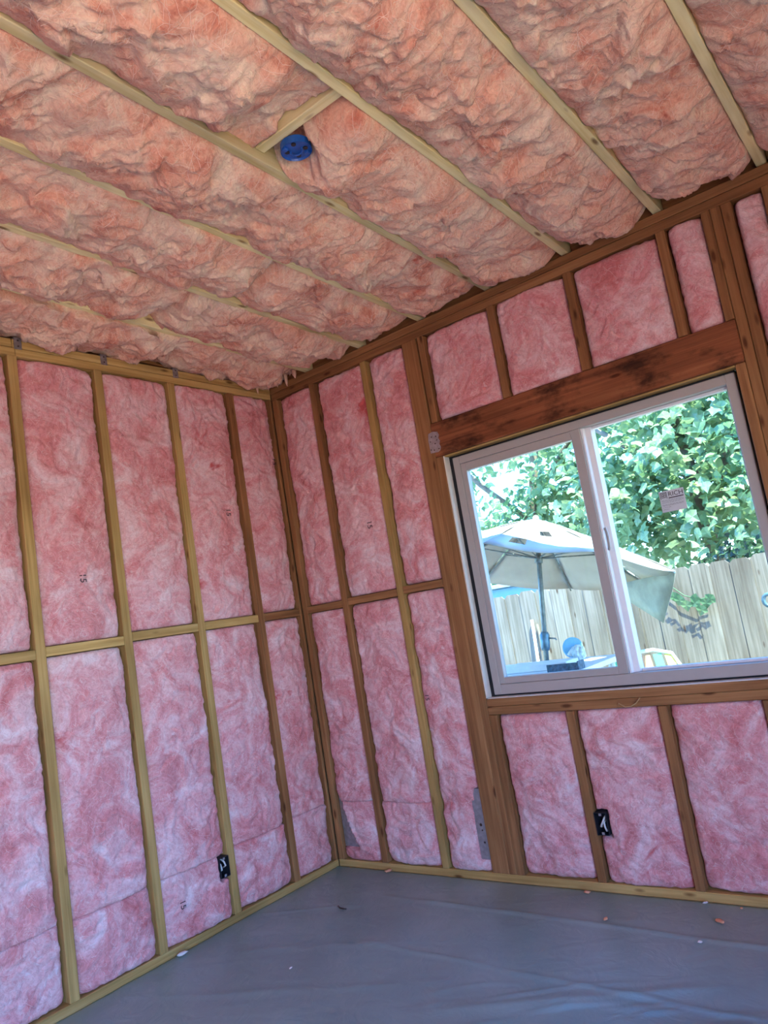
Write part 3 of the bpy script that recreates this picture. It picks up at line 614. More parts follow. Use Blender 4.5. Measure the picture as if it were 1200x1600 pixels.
def outlet_box(wall, ac, zc, hw, hh, label, wires):
    o = empty('outlet_box', tuple(wall.at(np.array(ac), np.array(zc), np.array(-0.03))))
    def wbox(name, a0, a1, n0, n1, z0, z1, mat):
        p = wall.at(np.array(a0), np.array(z0), np.array(n0)); q = wall.at(np.array(a1), np.array(z1), np.array(n1))
        lo = np.minimum(p, q); hi = np.maximum(p, q); return box(name, (lo[0], hi[0], lo[1], hi[1], lo[2], hi[2]), mat, o, 0.0008)
    th = 0.003
    wbox('box_back', ac - hw, ac + hw, -0.068, -0.065, zc - hh, zc + hh, M['darkbox'])
    for s in (-1, 1):
        wbox('box_side', ac + s * hw - th / 2, ac + s * hw + th / 2, -0.065, 0.004, zc - hh, zc + hh, M['darkbox'])
        wbox('box_end', ac - hw, ac + hw, -0.065, 0.004, zc + s * hh - th / 2, zc + s * hh + th / 2, M['darkbox'])
        wbox('mounting_ear', ac - 0.006, ac + 0.006, 0.000, 0.003, zc + s * (hh - 0.006) - 0.006, zc + s * (hh - 0.006) + 0.006, M['galv'])
    for pts in wires: tube('wire', [tuple(wall.at(np.array(ac + a), np.array(zc + z), np.array(n))) for a, z, n in pts], 0.0042, M['wire'], o, 6)
    return tag(o, label, 'outlet box')
outlet_box(WL, -0.753, 0.262, 0.026, 0.044, 'open black outlet box with white wires low on the left wall', [[(-0.010, 0.03, -0.05), (-0.012, 0.012, -0.012), (-0.010, -0.01, -0.008), (-0.008, -0.02, -0.03)], [(0.010, 0.035, -0.05), (0.008, 0.02, -0.010), (0.013, 0.002, -0.008), (0.014, -0.01, -0.03)]])
outlet_box(WB, 1.556, 0.280, 0.026, 0.045, 'open black outlet box with crossed white wires under the window', [[(0.02, 0.04, -0.05), (0.012, 0.022, -0.010), (0.0, 0.0, -0.004), (-0.008, -0.012, -0.006), (-0.010, -0.018, -0.03)], [(0.008, 0.01, -0.04), (0.008, 0.004, -0.008), (0.010, -0.015, -0.006), (0.012, -0.03, -0.01), (0.012, -0.036, -0.04)]])
# blue round ceiling box
cb = tag(empty('ceiling_box', (1.616, -1.372, 2.77)), 'round blue plastic electrical box in the ceiling beside the blocking', 'electrical box')
bm = bmesh.new(); r1 = bmesh.ops.create_cone(bm, cap_ends=True, segments=28, radius1=0.050, radius2=0.049, depth=0.024)
bmesh.ops.transform(bm, matrix=Matrix.Translation((1.616, -1.372, 2.782)), verts=r1['verts'])
low = [f for f in bm.faces if f.normal.z < -0.9 or (len(f.verts) > 10 and f.calc_center_median().z < 2.78)]
ins = bmesh.ops.inset_region(bm, faces=low, thickness=0.004, depth=0.0); 
for f in low:
    for v in f.verts: v.co.z += 0.006
bm_obj('box_shell', bm, M['bluebox'], cb)
for k in range(4):
    bm = bmesh.new(); a = k * math.pi / 2 + 0.5; disc(bm, (1.616 + 0.030 * math.cos(a), -1.372 + 0.030 * math.sin(a), 2.7745), 0.008, 10, 'z', 0.003)
    bm_obj('knockout', bm, M['darkbox'], cb)
for s in (-1, 1):
    a = 1.1; x, y = 1.616 + s * 0.037 * math.cos(a), -1.372 + s * 0.037 * math.sin(a)
    box('screw_boss', (x - 0.008, x + 0.008, y - 0.008, y + 0.008, 2.767, 2.79), M['bluebox'], cb, 0.002)
wr = [(1.616 + 0.02 * math.cos(k * 0.7), -1.372 + 0.02 * math.sin(k * 0.7), 2.774 - 0.0012 * k) for k in range(7)]
tube('blue_wire', wr, 0.003, M['bluebox'], cb, 6)
# twine hanging from the sill
tw = [(1.832, -0.006, 0.792), (1.826, -0.012, 0.785), (1.815, -0.016, 0.772), (1.79, -0.014, 0.760), (1.765, -0.012, 0.758), (1.748, -0.010, 0.768), (1.738, -0.008, 0.775), (1.735, -0.006, 0.766)]
tag(tube('twine', tw, 0.0022, M['twine'], None, 6), 'short curl of tan twine snagged on the window sill plate', 'twine')

# ------------------------------------------------------------------ plastic sheet on the floor
pm, t, b, out = newmat('polyethylene_sheet')
n1 = N(t, 'ShaderNodeTexNoise', Scale=1.6, Detail=6.0, Roughness=0.6, Distortion=0.5); t.links.new(mapped(t, (1, 1, 1), 'World'), n1.inputs['Vector'])
r = ramp(t, [(0.3, (0.16, 0.26, 0.25)), (0.55, (0.22, 0.345, 0.325)), (0.8, (0.29, 0.42, 0.40))]); t.links.new(n1.outputs[0], r.inputs[0]); t.links.new(r.outputs[0], b.inputs['Base Color'])
b.inputs['Roughness'].default_value = 0.40; b.inputs['Specular IOR Level'].default_value = 1.0
n2 = N(t, 'ShaderNodeTexNoise', Scale=9.0, Detail=5.0, Roughness=0.55, Distortion=1.2); t.links.new(mapped(t, (1, 1, 1), 'World'), n2.inputs['Vector'])
bp = N(t, 'ShaderNodeBump', Strength=0.6, Distance=0.006); t.links.new(n2.outputs[0], bp.inputs['Height']); t.links.new(bp.outputs[0], b.inputs['Normal'])
M['sheet'] = pm
xs = np.arange(0.003, RX - 0.01, 0.012); ys = np.arange(-3.6, -0.002, 0.012)
X, Y = np.meshgrid(xs, ys)
Z = 0.004 + 0.0022 * np.clip(fbm(X * 2.2, Y * 2.2, 900, 3) + 0.6, 0, 2)
def crease(x0, y0, x1, y1, h, wd, sd):
    d = np.array([x1 - x0, y1 - y0]); L = np.hypot(*d); d /= L; s = (X - x0) * d[0] + (Y - y0) * d[1]; q = -(X - x0) * d[1] + (Y - y0) * d[0] + 0.010 * pn(s * 3.0, s * 0, sd)
    return h * np.exp(-np.abs(q / wd) ** 1.5) * sstep(-0.1, 0.15, s) * (1 - sstep(L - 0.15, L + 0.1, s)) * (0.75 + 0.5 * pn(s * 4, s * 0 + 7, sd + 1))
Z = Z + crease(0.55, -0.285, 3.9, -0.345, 0.010, 0.012, 910) + crease(0.75, -0.70, 3.9, -0.80, 0.008, 0.010, 920) + crease(0.05, -0.62, 0.5, -0.40, 0.005, 0.012, 930)
Z = Z + crease(1.3, -1.05, 2.1, -0.62, 0.010, 0.03, 940) + crease(1.55, -1.25, 2.3, -0.75, 0.011, 0.035, 950) + crease(1.9, -1.2, 2.5, -0.86, 0.010, 0.03, 960) + crease(0.3, -1.3, 1.2, -0.9, 0.005, 0.025, 970) + crease(0.25, -0.95, 1.0, -0.62, 0.004, 0.03, 980) + crease(0.35, -1.7, 1.6, -1.25, 0.005, 0.03, 990)
wr_ = sstep(0.9, 2.2, X) * sstep(0.55, 1.0, -Y)
c1, s1 = math.cos(0.55), math.sin(0.55)
Z = Z + (0.002 + 0.018 * wr_) * np.clip(ridge((X * c1 + Y * s1) * 1.6, (-X * s1 + Y * c1) * 6.5, 995, 2) - 0.85, 0, 1)
bk = np.stack([X, Y, np.full_like(X, 0.001)], -1).reshape(-1, 3)
tag(grid_mesh('plastic_sheet', X, Y, Z, bk, M['sheet']), 'grey translucent plastic sheet covering the floor, creased near the window wall', 'plastic sheet')
# debris
M['scrap'] = plain('scrap_orange', (0.75, 0.35, 0.2), 0.9, var=0.2); M['scrap_w'] = plain('scrap_white', (0.75, 0.72, 0.7), 0.9)
def scrap(x, y, size, mat, label, name='insulation_scrap'):
    bm = bmesh.new(); bmesh.ops.create_icosphere(bm, subdivisions=2, radius=1.0)
    sx, sy = rnd.uniform(0.6, 1.5), rnd.uniform(0.5, 1.0); an = rnd.uniform(0, 3)
    for v in bm.verts:
        c = v.co; k = 1 + 0.35 * float(pn(np.array(c.x * 2 + x * 50), np.array(c.y * 2 + c.z), 5)); c = c * k
        px, py = c.x * sx, c.y * sy; v.co = (x + size * (px * math.cos(an) - py * math.sin(an)), y + size * (px * math.sin(an) + py * math.cos(an)), 0.0085 + size * 0.42 * (c.z + 0.9))
    return tag(bm_obj(name, bm, M[mat], None, True), label, 'scrap', 'scraps on the plastic sheet')
for x, y, s, m_, lb in [(0.365, -0.028, 0.014, 'scrap', 'tiny tan scrap at the bottom plate near the corner'), (1.452, -0.045, 0.013, 'scrap', 'orange scrap by the bottom plate under the outlet box'),
        (1.620, -0.262, 0.010, 'scrap', 'small orange scrap beside the long plastic fold'), (2.02, -0.175, 0.014, 'scrap', 'curled pink scrap on the dark strip under the window'),
        (1.93, -0.030, 0.009, 'scrap_w', 'white crumb by the bottom plate under the window'), (2.065, -0.045, 0.008, 'scrap', 'orange crumb by the bottom plate at far right'),
        (1.995, -0.345, 0.009, 'scrap_w', 'pale crumb on the long plastic fold'), (0.012 + 0.02, -1.055, 0.018, 'scrap_w', 'white foam scrap on the floor against the left bottom plate'),
        (2.25, -0.165, 0.012, 'scrap_w', 'pale scrap at the right edge of the floor'), (0.62, -0.98, 0.006, 'scrap_w', 'white speck in the middle of the floor')]:
    scrap(x, y, s, m_, lb)
tag(tube('wood_splinter', [(0.40, -0.455, 0.012), (0.42, -0.468, 0.011), (0.445, -0.472, 0.012), (0.462, -0.47, 0.011)], 0.0035, M['nail'], None, 5), 'dark wood splinter lying on the plastic near the corner', 'splinter')

# ------------------------------------------------------------------ yard beyond the window
M['ground'] = plain('dry_ground', (0.50, 0.42, 0.32), 0.95, var=0.2, scale=3)
M['patio'] = plain('patio_concrete', (0.74, 0.55, 0.34), 0.9, var=0.08, scale=4)
for ax in 'xz': M['cedar_' + ax] = wood('weathered_cedar_' + ax, (0.17, 0.155, 0.13), (0.27, 0.25, 0.215), (0.36, 0.335, 0.295), ax, rough=0.9)
tag(box('ground', (-30, 30, -30, 30, -0.6, OUTZ), M['ground']), kind='structure')
tag(box('patio_slab', (RX + 0.13, RX + 7, -9, 1.5, OUTZ, OUTZ + 0.12), M['patio']), kind='structure')  # unseen slab outside the door, added for its warm bounced light
# fence
FYD = 2.5
fence = tag(empty('wood_fence', (0.3, FYD, OUTZ)), 'weathered dog-ear board fence across the yard behind the umbrella', 'fence')
x = -2.6
while x < 3.9:
    wd = 0.138 + rnd.uniform(-0.004, 0.004); top = 1.285 + rnd.uniform(-0.012, 0.012) + (0.0 if x < 1.2 else 0.006); c = 0.026; pk = 1 - locals().get('pk', 0); y0 = FYD + 0.007 * pk + rnd.uniform(-0.002, 0.002); th = 0.017; ln = rnd.uniform(-0.001, 0.001)
    prof = [(x, OUTZ + 0.02), (x + wd, OUTZ + 0.02), (x + wd + ln, top - c), (x + wd - c + ln, top), (x + c + ln, top), (x + ln, top - c)]; k = len(prof)
    V = [(px, y0 + d, pz) for d in (0, th) for px, pz in prof]
    F = [tuple(range(k)), tuple(range(2 * k - 1, k - 1, -1))] + [(i + k, (i + 1) % k + k, (i + 1) % k, i) for i in range(k)]
    bm = bmesh.new(); vv = [bm.verts.new(p) for p in V]
    for f in F: bm.faces.new([vv[i] for i in f])
    bm_obj('plank', bm, M['cedar_z'], fence); x += wd + 0.0015
for z in (0.0, 0.95): box('rail', (-2.6, 3.9, FYD + 0.024, FYD + 0.062, z, z + 0.085), M['cedar_x'], fence, 0.002)
for x in (-2.5, -0.62, 1.6, 3.8): box('post', (x, x + 0.089, FYD + 0.064, FYD + 0.153, OUTZ, 1.36 if x == -0.62 else 1.25), M['cedar_z'], fence, 0.003)
# pale blue shed beyond
shed = tag(empty('garden_shed', (-0.9, 3.6, OUTZ)), 'pale blue shed whose top shows over the fence at left', 'shed')
M['shed'] = plain('pale_blue_paint', (0.35, 0.58, 0.75), 0.7, var=0.05); M['shedroof'] = plain('shed_roof', (0.45, 0.5, 0.55), 0.7)
box('shed_wall', (-1.9, -0.14, 3.2, 4.1, OUTZ, 1.36), M['shed'], shed, 0.005); box('shed_roof', (-1.95, -0.10, 3.14, 4.15, 1.361, 1.40), M['shedroof'], shed, 0.005)
box('corner_trim', (-0.20, -0.135, 3.19, 3.199, OUTZ, 1.355), M['shedroof'], shed, 0.001)
# umbrella (leaning, tattered)
M['canvas'] = plain('faded_canvas', (0.50, 0.47, 0.40), 0.9, var=0.1, scale=5); M['canvas_d'] = plain('mildewed_canvas', (0.46, 0.47, 0.36), 0.95, var=0.25, scale=8)  # flap cloth is greener and more mottled than the canopy
M['pole'] = plain('grey_green_pole', (0.20, 0.26, 0.27), 0.45, 0.4, var=0.3, scale=30); M['steelblue'] = plain('blue_painted_steel', (0.12, 0.22, 0.28), 0.4, 0.3, var=0.3)
umb = tag(empty('patio_umbrella', (0.60, 1.45, OUTZ)), 'leaning beige patio umbrella with tattered canopy in front of the fence', 'umbrella')
A = Vector((0.80, 1.50, 1.75)); nn = Vector((0.15, 0.22, 1)).normalized(); pd = Vector((0.075, 0.10, 1)).normalized(); e1 = Vector((1, 0, -0.15)).normalized(); e1 = (e1 - nn * e1.dot(nn)).normalized(); e2 = nn.cross(e1)
RAD, DROP, NS = 0.88, 0.34, 8
def rim(k, f=1.0, dz=0.0):
    a = 2 * math.pi * (k + 0.18) / NS; return A + (e1 * math.cos(a) + e2 * math.sin(a)) * RAD * f - nn * (DROP * f ** 1.15 + dz)
for k in range(NS):      # gores, each a slightly sagging panel
    V = []; F = []; nr, nc = 9, 7
    for i in range(nr):
        f = 0.03 + 0.97 * i / (nr - 1)
        for j in range(nc):
            s = j / (nc - 1); p = rim(k, f).lerp(rim(k + 1, f), s); sag = 0.045 * f * math.sin(math.pi * s)
            p = p - nn * (sag * 0.6) + (A - p).normalized() * (0.02 * f * math.sin(math.pi * s)); p.z += 0.006 * math.sin(7 * s + 3 * k + 9 * f); V.append(p)
    for i in range(nr - 1):
        for j in range(nc - 1):
            if (k, i, j) in ((5, 5, 2), (5, 5, 3), (6, 4, 3), (7, 5, 2), (7, 5, 3), (6, 6, 1), (0, 5, 4), (4, 6, 4)): continue    # torn holes
            F.append((i * nc + j, i * nc + j + 1, (i + 1) * nc + j + 1, (i + 1) * nc + j))
    o = pyd_obj('canopy_panel', V, F, M['canvas'], umb, True); md = o.modifiers.new('cloth', 'SOLIDIFY'); md.thickness = 0.003
    tube('rib', [A - nn * 0.012, rim(k, 0.5, 0.012), rim(k, 1.0, 0.012)], 0.006, M['pole'], umb, 6)
hub = A - pd * 0.26
for k in range(NS): tube('stretcher', [hub, rim(k, 0.52, 0.018)], 0.005, M['pole'], umb, 6)
bm = bmesh.new(); bmesh.ops.create_uvsphere(bm, u_segments=12, v_segments=8, radius=0.022); bmesh.ops.translate(bm, vec=A + nn * 0.01, verts=bm.verts); bm_obj('finial', bm, M['canvas'], umb, True)
pb = A - pd * 0.95
tube('pole', [A - pd * 0.005, A - pd * 0.5, A - pd * 0.97], 0.0165, M['pole'], umb, 12)
tube('pole_lower', [A - pd * 0.95, A - pd * 1.55, A - pd * 2.06], 0.021, M['steelblue'], umb, 12)
tube('hub_collar', [hub + nn * 0.02, hub - nn * 0.03], 0.028, M['pole'], umb, 10)
tube('crank_housing', [A - pd * 0.74, A - pd * 0.76, A - pd * 0.84, A - pd * 0.86], [0.022, 0.032, 0.030, 0.024], M['steelblue'], umb, 12)
cr = A - pd * 0.78; tube('crank_handle', [cr, cr + e1 * 0.075, cr + e1 * 0.08 - pd * 0.01], 0.005, M['pole'], umb, 6)
fl = rim(7, 1.0); fr_ = rim(8, 1.0)
def flap_pts(P, Q, T_, nseg=6):
    V = []; F = []
    for i in range(nseg + 1):
        for j in range(nseg + 1 - i):
            a = i / nseg; b_ = j / nseg; p = P * (1 - a - b_) + Q * a + T_ * b_; p = p + Vector((0, 0.02 * math.sin(8 * a + 5 * b_), 0)); V.append(p)
    ix = {}; c = 0
    for i in range(nseg + 1):
        for j in range(nseg + 1 - i): ix[i, j] = c; c += 1
    for i in range(nseg):
        for j in range(nseg - i):
            F.append((ix[i, j], ix[i + 1, j], ix[i, j + 1]))
            if i + j < nseg - 1: F.append((ix[i + 1, j], ix[i + 1, j + 1], ix[i, j + 1]))
    return V, F
tip = rim(8, 1.0); back = rim(9, 1.0)
V, F = flap_pts(tip, rim(9, 1.0).lerp(rim(10, 1.0), 0.55), tip + Vector((-0.20, 0.22, -0.31)))
o = pyd_obj('torn_flap', V, F, M['canvas_d'], umb, True); md = o.modifiers.new('cloth', 'SOLIDIFY'); md.thickness = 0.003; o['label'] = 'mildewed torn canvas flap'
# table and the things on it
TZ = 0.80
table = tag(empty('patio_table', (0.6, 1.4, OUTZ)), 'white patio table around the umbrella pole', 'table')
M['whitep'] = plain('white_plastic', (0.75, 0.78, 0.78), 0.5, var=0.05)
bm = bmesh.new(); hx, hy = 0.73, 1.47
add_box(bm, 0.06, hx - 0.028, 0.97, 1.70, TZ - 0.03, TZ); add_box(bm, hx + 0.028, 1.13, 0.97, 1.70, TZ - 0.03, TZ); add_box(bm, hx - 0.028, hx + 0.028, 0.97, hy - 0.13, TZ - 0.03, TZ); add_box(bm, hx - 0.028, hx + 0.028, hy + 0.0, 1.70, TZ - 0.03, TZ)
bm_obj('table_top', bm, M['whitep'], table)
for lx in (0.12, 1.07):
    for ly in (1.03, 1.64): tube('leg', [(lx, ly, TZ - 0.03), (lx + (0.03 if lx > 0.5 else -0.03), ly, OUTZ)], 0.018, M['whitep'], table, 8)
tag(box('flat_white_box', (0.58, 1.0, 1.12, 1.30, TZ + 0.001, TZ + 0.045), M['whitep'], None, 0.004), 'flat white box lying on the patio table', 'box')
M['foil'] = plain('dark_blue_foil', (0.06, 0.14, 0.22), 0.4, 0.4, var=0.5, scale=60)
bm = bmesh.new(); add_box(bm, 0.92, 1.12, 1.02, 1.03, TZ + 0.0005, TZ + 0.045); add_box(bm, 0.92, 1.12, 1.03, 1.11, TZ + 0.0005, TZ + 0.006); add_box(bm, 1.11, 1.12, 1.03, 1.11, TZ + 0.006, TZ + 0.05)
o = tag(bm_obj('foil_tray', bm, M['foil']), 'crumpled dark blue tray at the end of the patio table', 'tray')
M['bluep'] = plain('blue_paper', (0.22, 0.52, 0.72), 0.7, var=0.1); M['wrap'] = plain('crinkled_wrap', (0.6, 0.66, 0.64), 0.35, var=0.25, scale=50, bump=1.0)
roll = tag(empty('paper_roll', (0.93, 1.42, TZ)), 'blue paper roll with crinkled wrapper standing on the patio table', 'roll')
def tilt(bm, c):
    d = Vector((0.42, -0.85, 0.12)); q = d.to_track_quat('Z', 'Y').to_matrix().to_4x4(); bmesh.ops.transform(bm, matrix=Matrix.Translation(c) @ q, verts=bm.verts)
bm = bmesh.new(); bmesh.ops.create_cone(bm, cap_ends=True, segments=24, radius1=0.064, radius2=0.064, depth=0.12); tilt(bm, Vector((0.885, 1.50, TZ + 0.088))); bm_obj('roll_body', bm, M['bluep'], roll)
bm = bmesh.new(); bmesh.ops.create_cone(bm, cap_ends=True, segments=8, radius1=0.022, radius2=0.002, depth=0.06); bmesh.ops.rotate(bm, matrix=Matrix.Rotation(0.5, 3, 'Y'), verts=bm.verts); bmesh.ops.translate(bm, vec=(0.905, 1.43, TZ + 0.075), verts=bm.verts); bm_obj('torn_core', bm, M['whitep'], roll)
bm = bmesh.new(); bmesh.ops.create_icosphere(bm, subdivisions=4, radius=1.0)
for v in bm.verts:
    c = v.co; k = 1 + 0.22 * float(pn(np.array(c.x * 3), np.array(c.y * 3 + c.z * 2), 44)); v.co = (0.945 + c.x * 0.04 * k, 1.44 + c.y * 0.045 * k, TZ + 0.056 + c.z * 0.052 * k)
bm_obj('wrapper', bm, M['wrap'], roll, True)
for (p, q, r_, m_, lb) in (((0.13, 2.47, 1.06), (0.17, 2.30, OUTZ), 0.013, 'whitep', 'white pole leaning on the fence left of the umbrella pole'), ((0.17, 2.47, 1.02), (0.36, 2.28, OUTZ), 0.011, 'cedar_z', 'grey stick leaning on the fence beside the white pole')):
    tag(tube('leaning_pole', [p, q], r_, M[m_], None, 8), lb, 'pole')
# lawn chair
ch = tag(empty('lawn_chair', (1.36, 1.86, OUTZ)), 'folding lawn chair with white tube frame and green webbing by the fence', 'chair')
CM = Matrix.Translation((1.25, 1.86, OUTZ - 0.0)) @ Matrix.Scale(0.965, 4) @ Matrix.Rotation(math.radians(38), 4, 'Z')
def cp(x, y, z): return tuple(CM @ Vector((x, y, z)))
def ctube(name, pts, r=0.013): return tube(name, [cp(*p) for p in pts], r, M['whitep'], ch, 8)
ctube('back_frame', [(-0.25, -0.02, 0.36), (-0.25, 0.20, 0.98), (-0.22, 0.225, 1.06), (-0.10, 0.24, 1.10), (0.10, 0.24, 1.10), (0.22, 0.225, 1.06), (0.25, 0.20, 0.98), (0.25, -0.02, 0.36)])
ctube('seat_frame', [(-0.24, -0.02, 0.38), (-0.24, -0.48, 0.42), (0.24, -0.48, 0.42), (0.24, -0.02, 0.38)])
for s in (-1, 1):
    ctube('front_leg', [(s * 0.27, 0.10, 0.02), (s * 0.27, -0.30, 0.60), (s * 0.27, -0.34, 0.63)]); ctube('rear_leg', [(s * 0.26, -0.48, 0.02), (s * 0.26, -0.05, 0.40), (s * 0.26, 0.05, 0.60)])
    ctube('armrest', [(s * 0.27, -0.40, 0.64), (s * 0.27, 0.10, 0.68)], 0.018)
webc = [plain('web_green', (0.10, 0.50, 0.28), 0.7), plain('web_yellow', (0.75, 0.68, 0.18), 0.7), plain('web_teal', (0.10, 0.55, 0.52), 0.7), plain('web_orange', (0.75, 0.36, 0.16), 0.7)]
for k in range(6):
    x = -0.20 + 0.08 * k; V = [cp(x + dx, yy + dn, zz) for dn in (0, 0.003) for dx, yy, zz in ((-0.030, 0.0, 0.40), (0.030, 0.0, 0.40), (0.030, 0.235, 1.07), (-0.030, 0.235, 1.07))]
    pyd_obj('back_strap', V, [(0, 1, 2, 3), (7, 6, 5, 4), (0, 4, 5, 1), (1, 5, 6, 2), (2, 6, 7, 3), (3, 7, 4, 0)], webc[k % 4], ch)
    V = [cp(x + dx, yy, zz + dn) for dn in (0, 0.003) for dx, yy, zz in ((-0.030, -0.47, 0.42), (0.030, -0.47, 0.42), (0.030, -0.03, 0.385), (-0.030, -0.03, 0.385))]
    pyd_obj('seat_strap', V, [(0, 1, 2, 3), (7, 6, 5, 4), (0, 4, 5, 1), (1, 5, 6, 2), (2, 6, 7, 3), (3, 7, 4, 0)], webc[(k + 1) % 4], ch)
# blue garden hook at the right edge
hk = [(1.90, 2.34, OUTZ), (1.93, 2.34, 0.5), (1.955, 2.34, 0.98)]; hk += [(1.955 - 0.035 + 0.035 * math.cos(a), 2.34, 0.98 + 0.04 * math.sin(a)) for a in np.linspace(0.3, 5.2, 10)]
tag(tube('garden_hook', hk, 0.013, M['steelblue'], None, 8), 'blue metal garden hook in front of the fence at the right window edge', 'hook')

# ------------------------------------------------------------------ trees
def leafmat(name, c0, c1):
    m, t, b, out = newmat(name); t.nodes.remove(b)
    n = N(t, 'ShaderNodeTexNoise', Scale=3.2, Detail=3.0); t.links.new(mapped(t, (1, 1, 1), 'World'), n.inputs['Vector']); r = ramp(t, [(0.38, c0), (0.62, c1)]); t.links.new(n.outputs[0], r.inputs[0])
    d = N(t, 'ShaderNodeBsdfDiffuse'); tl = N(t, 'ShaderNodeBsdfTranslucent'); gl = N(t, 'ShaderNodeBsdfGlossy', Roughness=0.35); m1 = t.nodes.new('ShaderNodeMixShader'); m2 = t.nodes.new('ShaderNodeMixShader')
    m1.inputs[0].default_value = 0.4; m2.inputs[0].default_value = 0.06
    for q in (d, tl): t.links.new(r.outputs[0], q.inputs[0])
    t.links.new(d.outputs[0], m1.inputs[1]); t.links.new(tl.outputs[0], m1.inputs[2]); t.links.new(m1.outputs[0], m2.inputs[1]); t.links.new(gl.outputs[0], m2.inputs[2]); t.links.new(m2.outputs[0], out.inputs[0]); return m
M['leaf'] = leafmat('broad_leaf', (0.14, 0.29, 0.14), (0.44, 0.57, 0.28)); M['bark'] = plain('bark', (0.22, 0.18, 0.14), 0.95, var=0.35, scale=14)
LV = np.array([(0, 0, 0), (0.30, 0.14, 0.06), (0.52, 0.42, 0.02), (0.30, 0.62, 0.07), (0, 1.05, -0.10), (-0.30, 0.62, 0.07), (-0.52, 0.42, 0.02), (-0.30, 0.14, 0.06), (0, 0.5, 0.0)])
LF = [(0, 1, 8), (1, 2, 8), (2, 3, 8), (3, 4, 8), (4, 5, 8), (5, 6, 8), (6, 7, 8), (7, 0, 8)]
lme = bpy.data.meshes.new('leaf'); lme.from_pydata([tuple(v) for v in LV], [], LF); lme.materials.append(M['leaf'])
def leaf_matrix(p, size):
    d = Vector((rnd.gauss(0, 0.7), rnd.gauss(-0.2, 0.7), rnd.gauss(-0.45, 0.5))).normalized(); n = Vector((rnd.gauss(0, 0.5), rnd.gauss(-0.45, 0.5), rnd.gauss(0.75, 0.4)))
    s = d.cross(n).normalized(); n = s.cross(d)
    m = Matrix.Identity(4)
    for i, vv in enumerate((s * size, d * size, n * size)): m[0][i], m[1][i], m[2][i] = vv
    m[0][3], m[1][3], m[2][3] = p; return m
CV = np.array(CAM)
def in_window(p):
    d = np.array(p) - CV; s = (0.08 - CV[1]) / d[1]; q = CV + d * s; return 1.19 < q[0] < 2.4 and 0.95 < q[2] < 1.94
ind_left = [300]
def tree(name, label, base, trunk, blobs, nleaf, size, n_ind, group='trees beyond the fence'):
    root = tag(empty(name, base), label, 'tree', group)
    for pts, rr in trunk: tube('trunk' if rr[0] > 0.05 else 'branch', pts, rr, M['bark'], root, 8)
    L = []
    tot = sum(b[3] for b in blobs)
    for (c, rad, ncl, wgt) in blobs:
        per = max(1, int(nleaf * wgt / tot / ncl))
        for _ in range(ncl):
            while True:
                q = np.array([rnd.uniform(-1, 1) for _ in range(3)])
                if q @ q < 1: break
            cc = np.array(c) + q * np.array(rad)
            for _ in range(per):
                p = cc + np.array([rnd.gauss(0, 0.17), rnd.gauss(0, 0.17), rnd.gauss(0, 0.14)])
                if p[1] < FYD + 0.15 and p[2] < 1.6: continue
                L.append(leaf_matrix(p, size * rnd.uniform(0.7, 1.3)))
    vis = sorted([i for i in range(len(L)) if in_window(L[i].translation)], key=lambda i: L[i].translation.y)[:n_ind]; vset = set(vis)
    for i in vis:
        o = bpy.data.objects.new('leaf', lme); COL.objects.link(o); o.matrix_world = L[i]; o.parent = root; o.matrix_parent_inverse = Matrix.Translation(-root.location)
    V = []; F = []
    for i, m in enumerate(L):
        if i in vset: continue
        k = len(V); A3 = np.array(m)[:3, :3]; V.extend((LV @ A3.T + np.array(m)[:3, 3]).tolist()); F.extend([tuple(k + j for j in f) for f in LF])
    tag(pyd_obj('foliage', V, F, M['leaf'], root), kind='stuff')
    return root
tree('broadleaf_tree', 'broad-leaved tree with forked trunk behind the right part of the fence', (1.28, 4.1, OUTZ),
     [([(1.28, 4.1, OUTZ), (1.25, 4.1, 1.0), (1.20, 4.05, 1.9), (1.05, 4.1, 3.0), (1.0, 4.2, 4.2)], [0.11, 0.09, 0.075, 0.06, 0.04]), ([(1.22, 4.07, 1.6), (1.6, 3.9, 2.3), (2.1, 3.8, 2.9)], [0.045, 0.035, 0.02]), ([(1.2, 4.05, 1.9), (0.8, 3.8, 2.4), (0.4, 3.6, 2.8)], [0.04, 0.03, 0.02])],
     [((1.45, 3.9, 2.3), (1.0, 0.7, 1.0), 60, 5), ((0.9, 4.3, 3.0), (1.2, 0.8, 0.9), 50, 4), ((1.9, 3.5, 1.75), (0.7, 0.4, 0.5), 24, 2.0), ((0.75, 3.9, 1.75), (0.6, 0.5, 0.45), 22, 1.8)], 5600, 0.100, 190)
tree('broadleaf_tree', 'looser leafy tree behind the umbrella, sky showing through it', (-0.9, 4.9, OUTZ),
     [([(-0.9, 4.9, OUTZ), (-0.9, 4.9, 1.4), (-0.75, 4.8, 2.4), (-0.5, 4.8, 3.6)], [0.10, 0.085, 0.06, 0.035]), ([(-0.8, 4.85, 2.0), (-1.3, 4.6, 2.6), (-1.6, 4.5, 3.0)], [0.04, 0.03, 0.02]), ([(-0.75, 4.8, 2.3), (-0.2, 4.5, 2.7), (0.2, 4.4, 3.0)], [0.035, 0.025, 0.018])],
     [((-0.9, 4.7, 1.95), (1.1, 0.6, 0.55), 44, 4), ((-1.0, 4.7, 3.15), (1.0, 0.6, 0.40), 26, 2), ((0.1, 4.6, 2.3), (0.5, 0.5, 0.5), 20, 1.8), ((-2.4, 4.6, 2.4), (0.8, 0.7, 1.0), 24, 2)], 3300, 0.100, 70)
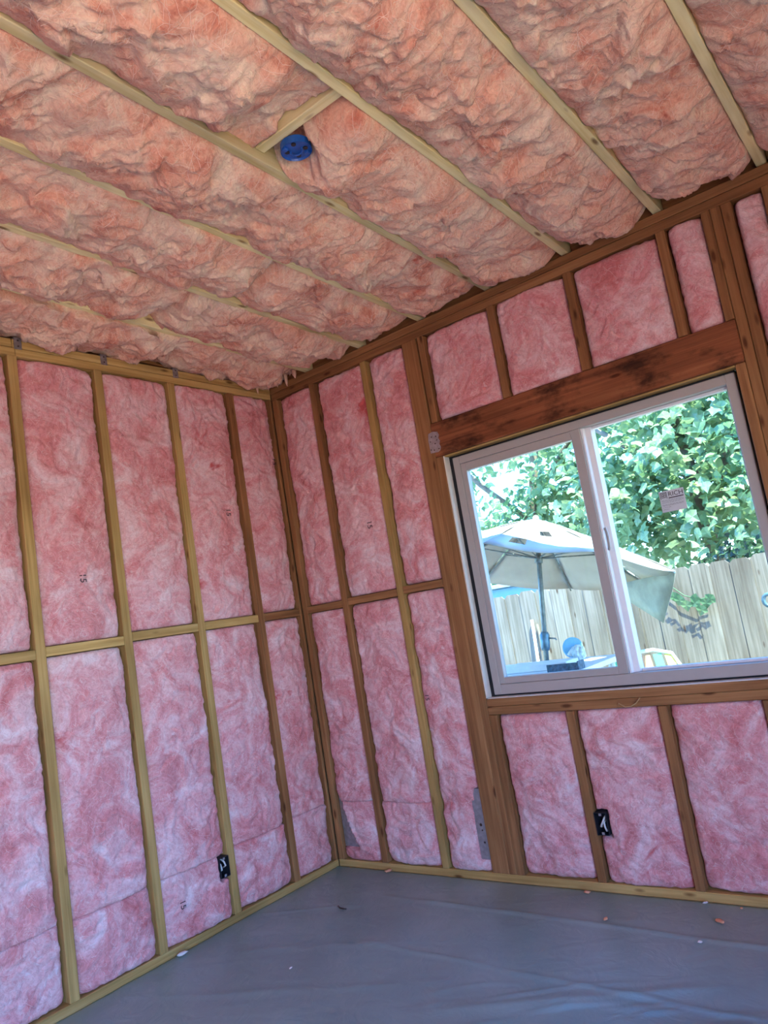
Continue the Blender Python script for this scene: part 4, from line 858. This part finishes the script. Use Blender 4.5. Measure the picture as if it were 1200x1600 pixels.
tree('broadleaf_tree', 'far tree filling the gaps at the upper right of the window', (3.0, 6.2, OUTZ),
     [([(3.0, 6.2, OUTZ), (2.9, 6.2, 1.6), (2.6, 6.1, 3.2), (2.4, 6.1, 4.6)], [0.13, 0.11, 0.08, 0.05])],
     [((1.6, 6.2, 3.0), (1.6, 0.8, 1.6), 60, 4), ((0.2, 6.6, 3.9), (1.4, 0.8, 0.8), 30, 2), ((3.2, 5.6, 2.6), (1.2, 0.9, 1.5), 40, 3)], 2600, 0.15, 0)
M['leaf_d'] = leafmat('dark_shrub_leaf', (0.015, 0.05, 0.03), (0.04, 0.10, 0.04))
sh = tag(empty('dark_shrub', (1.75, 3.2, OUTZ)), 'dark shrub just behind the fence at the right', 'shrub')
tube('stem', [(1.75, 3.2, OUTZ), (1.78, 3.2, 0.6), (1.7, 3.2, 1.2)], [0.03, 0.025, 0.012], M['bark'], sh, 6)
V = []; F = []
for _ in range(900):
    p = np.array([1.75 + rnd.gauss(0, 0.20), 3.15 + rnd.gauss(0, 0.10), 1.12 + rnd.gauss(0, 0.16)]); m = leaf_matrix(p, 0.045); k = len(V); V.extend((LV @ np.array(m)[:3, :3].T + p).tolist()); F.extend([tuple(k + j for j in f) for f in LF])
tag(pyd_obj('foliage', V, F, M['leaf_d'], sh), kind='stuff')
vn = tag(empty('hanging_vine', (1.32, 2.45, 1.20)), 'leafy green vine sprig hanging over the fence beside the umbrella tip', 'vine')
vp = [(1.22, 2.62, 1.36), (1.23, 2.50, 1.335), (1.24, 2.465, 1.27), (1.28, 2.46, 1.16), (1.36, 2.46, 1.08), (1.46, 2.455, 1.04), (1.54, 2.455, 1.05)]
tube('stem', vp, 0.004, M['leaf'], vn, 5)
for i, (px, pz) in enumerate([(1.24, 1.25), (1.27, 1.18), (1.29, 1.12), (1.34, 1.09), (1.40, 1.06), (1.46, 1.04), (1.51, 1.05), (1.56, 1.06), (1.37, 1.05), (1.48, 1.00)]):
    o = bpy.data.objects.new('leaf', lme); COL.objects.link(o); a = rnd.uniform(2.0, 4.6)
    o.matrix_world = Matrix.Translation((px, 2.440, pz)) @ Matrix.Rotation(math.radians(98), 4, 'X') @ Matrix.Rotation(a, 4, 'Z') @ Matrix.Scale(0.085, 4); o.parent = vn; o.matrix_parent_inverse = Matrix.Translation(-vn.location)
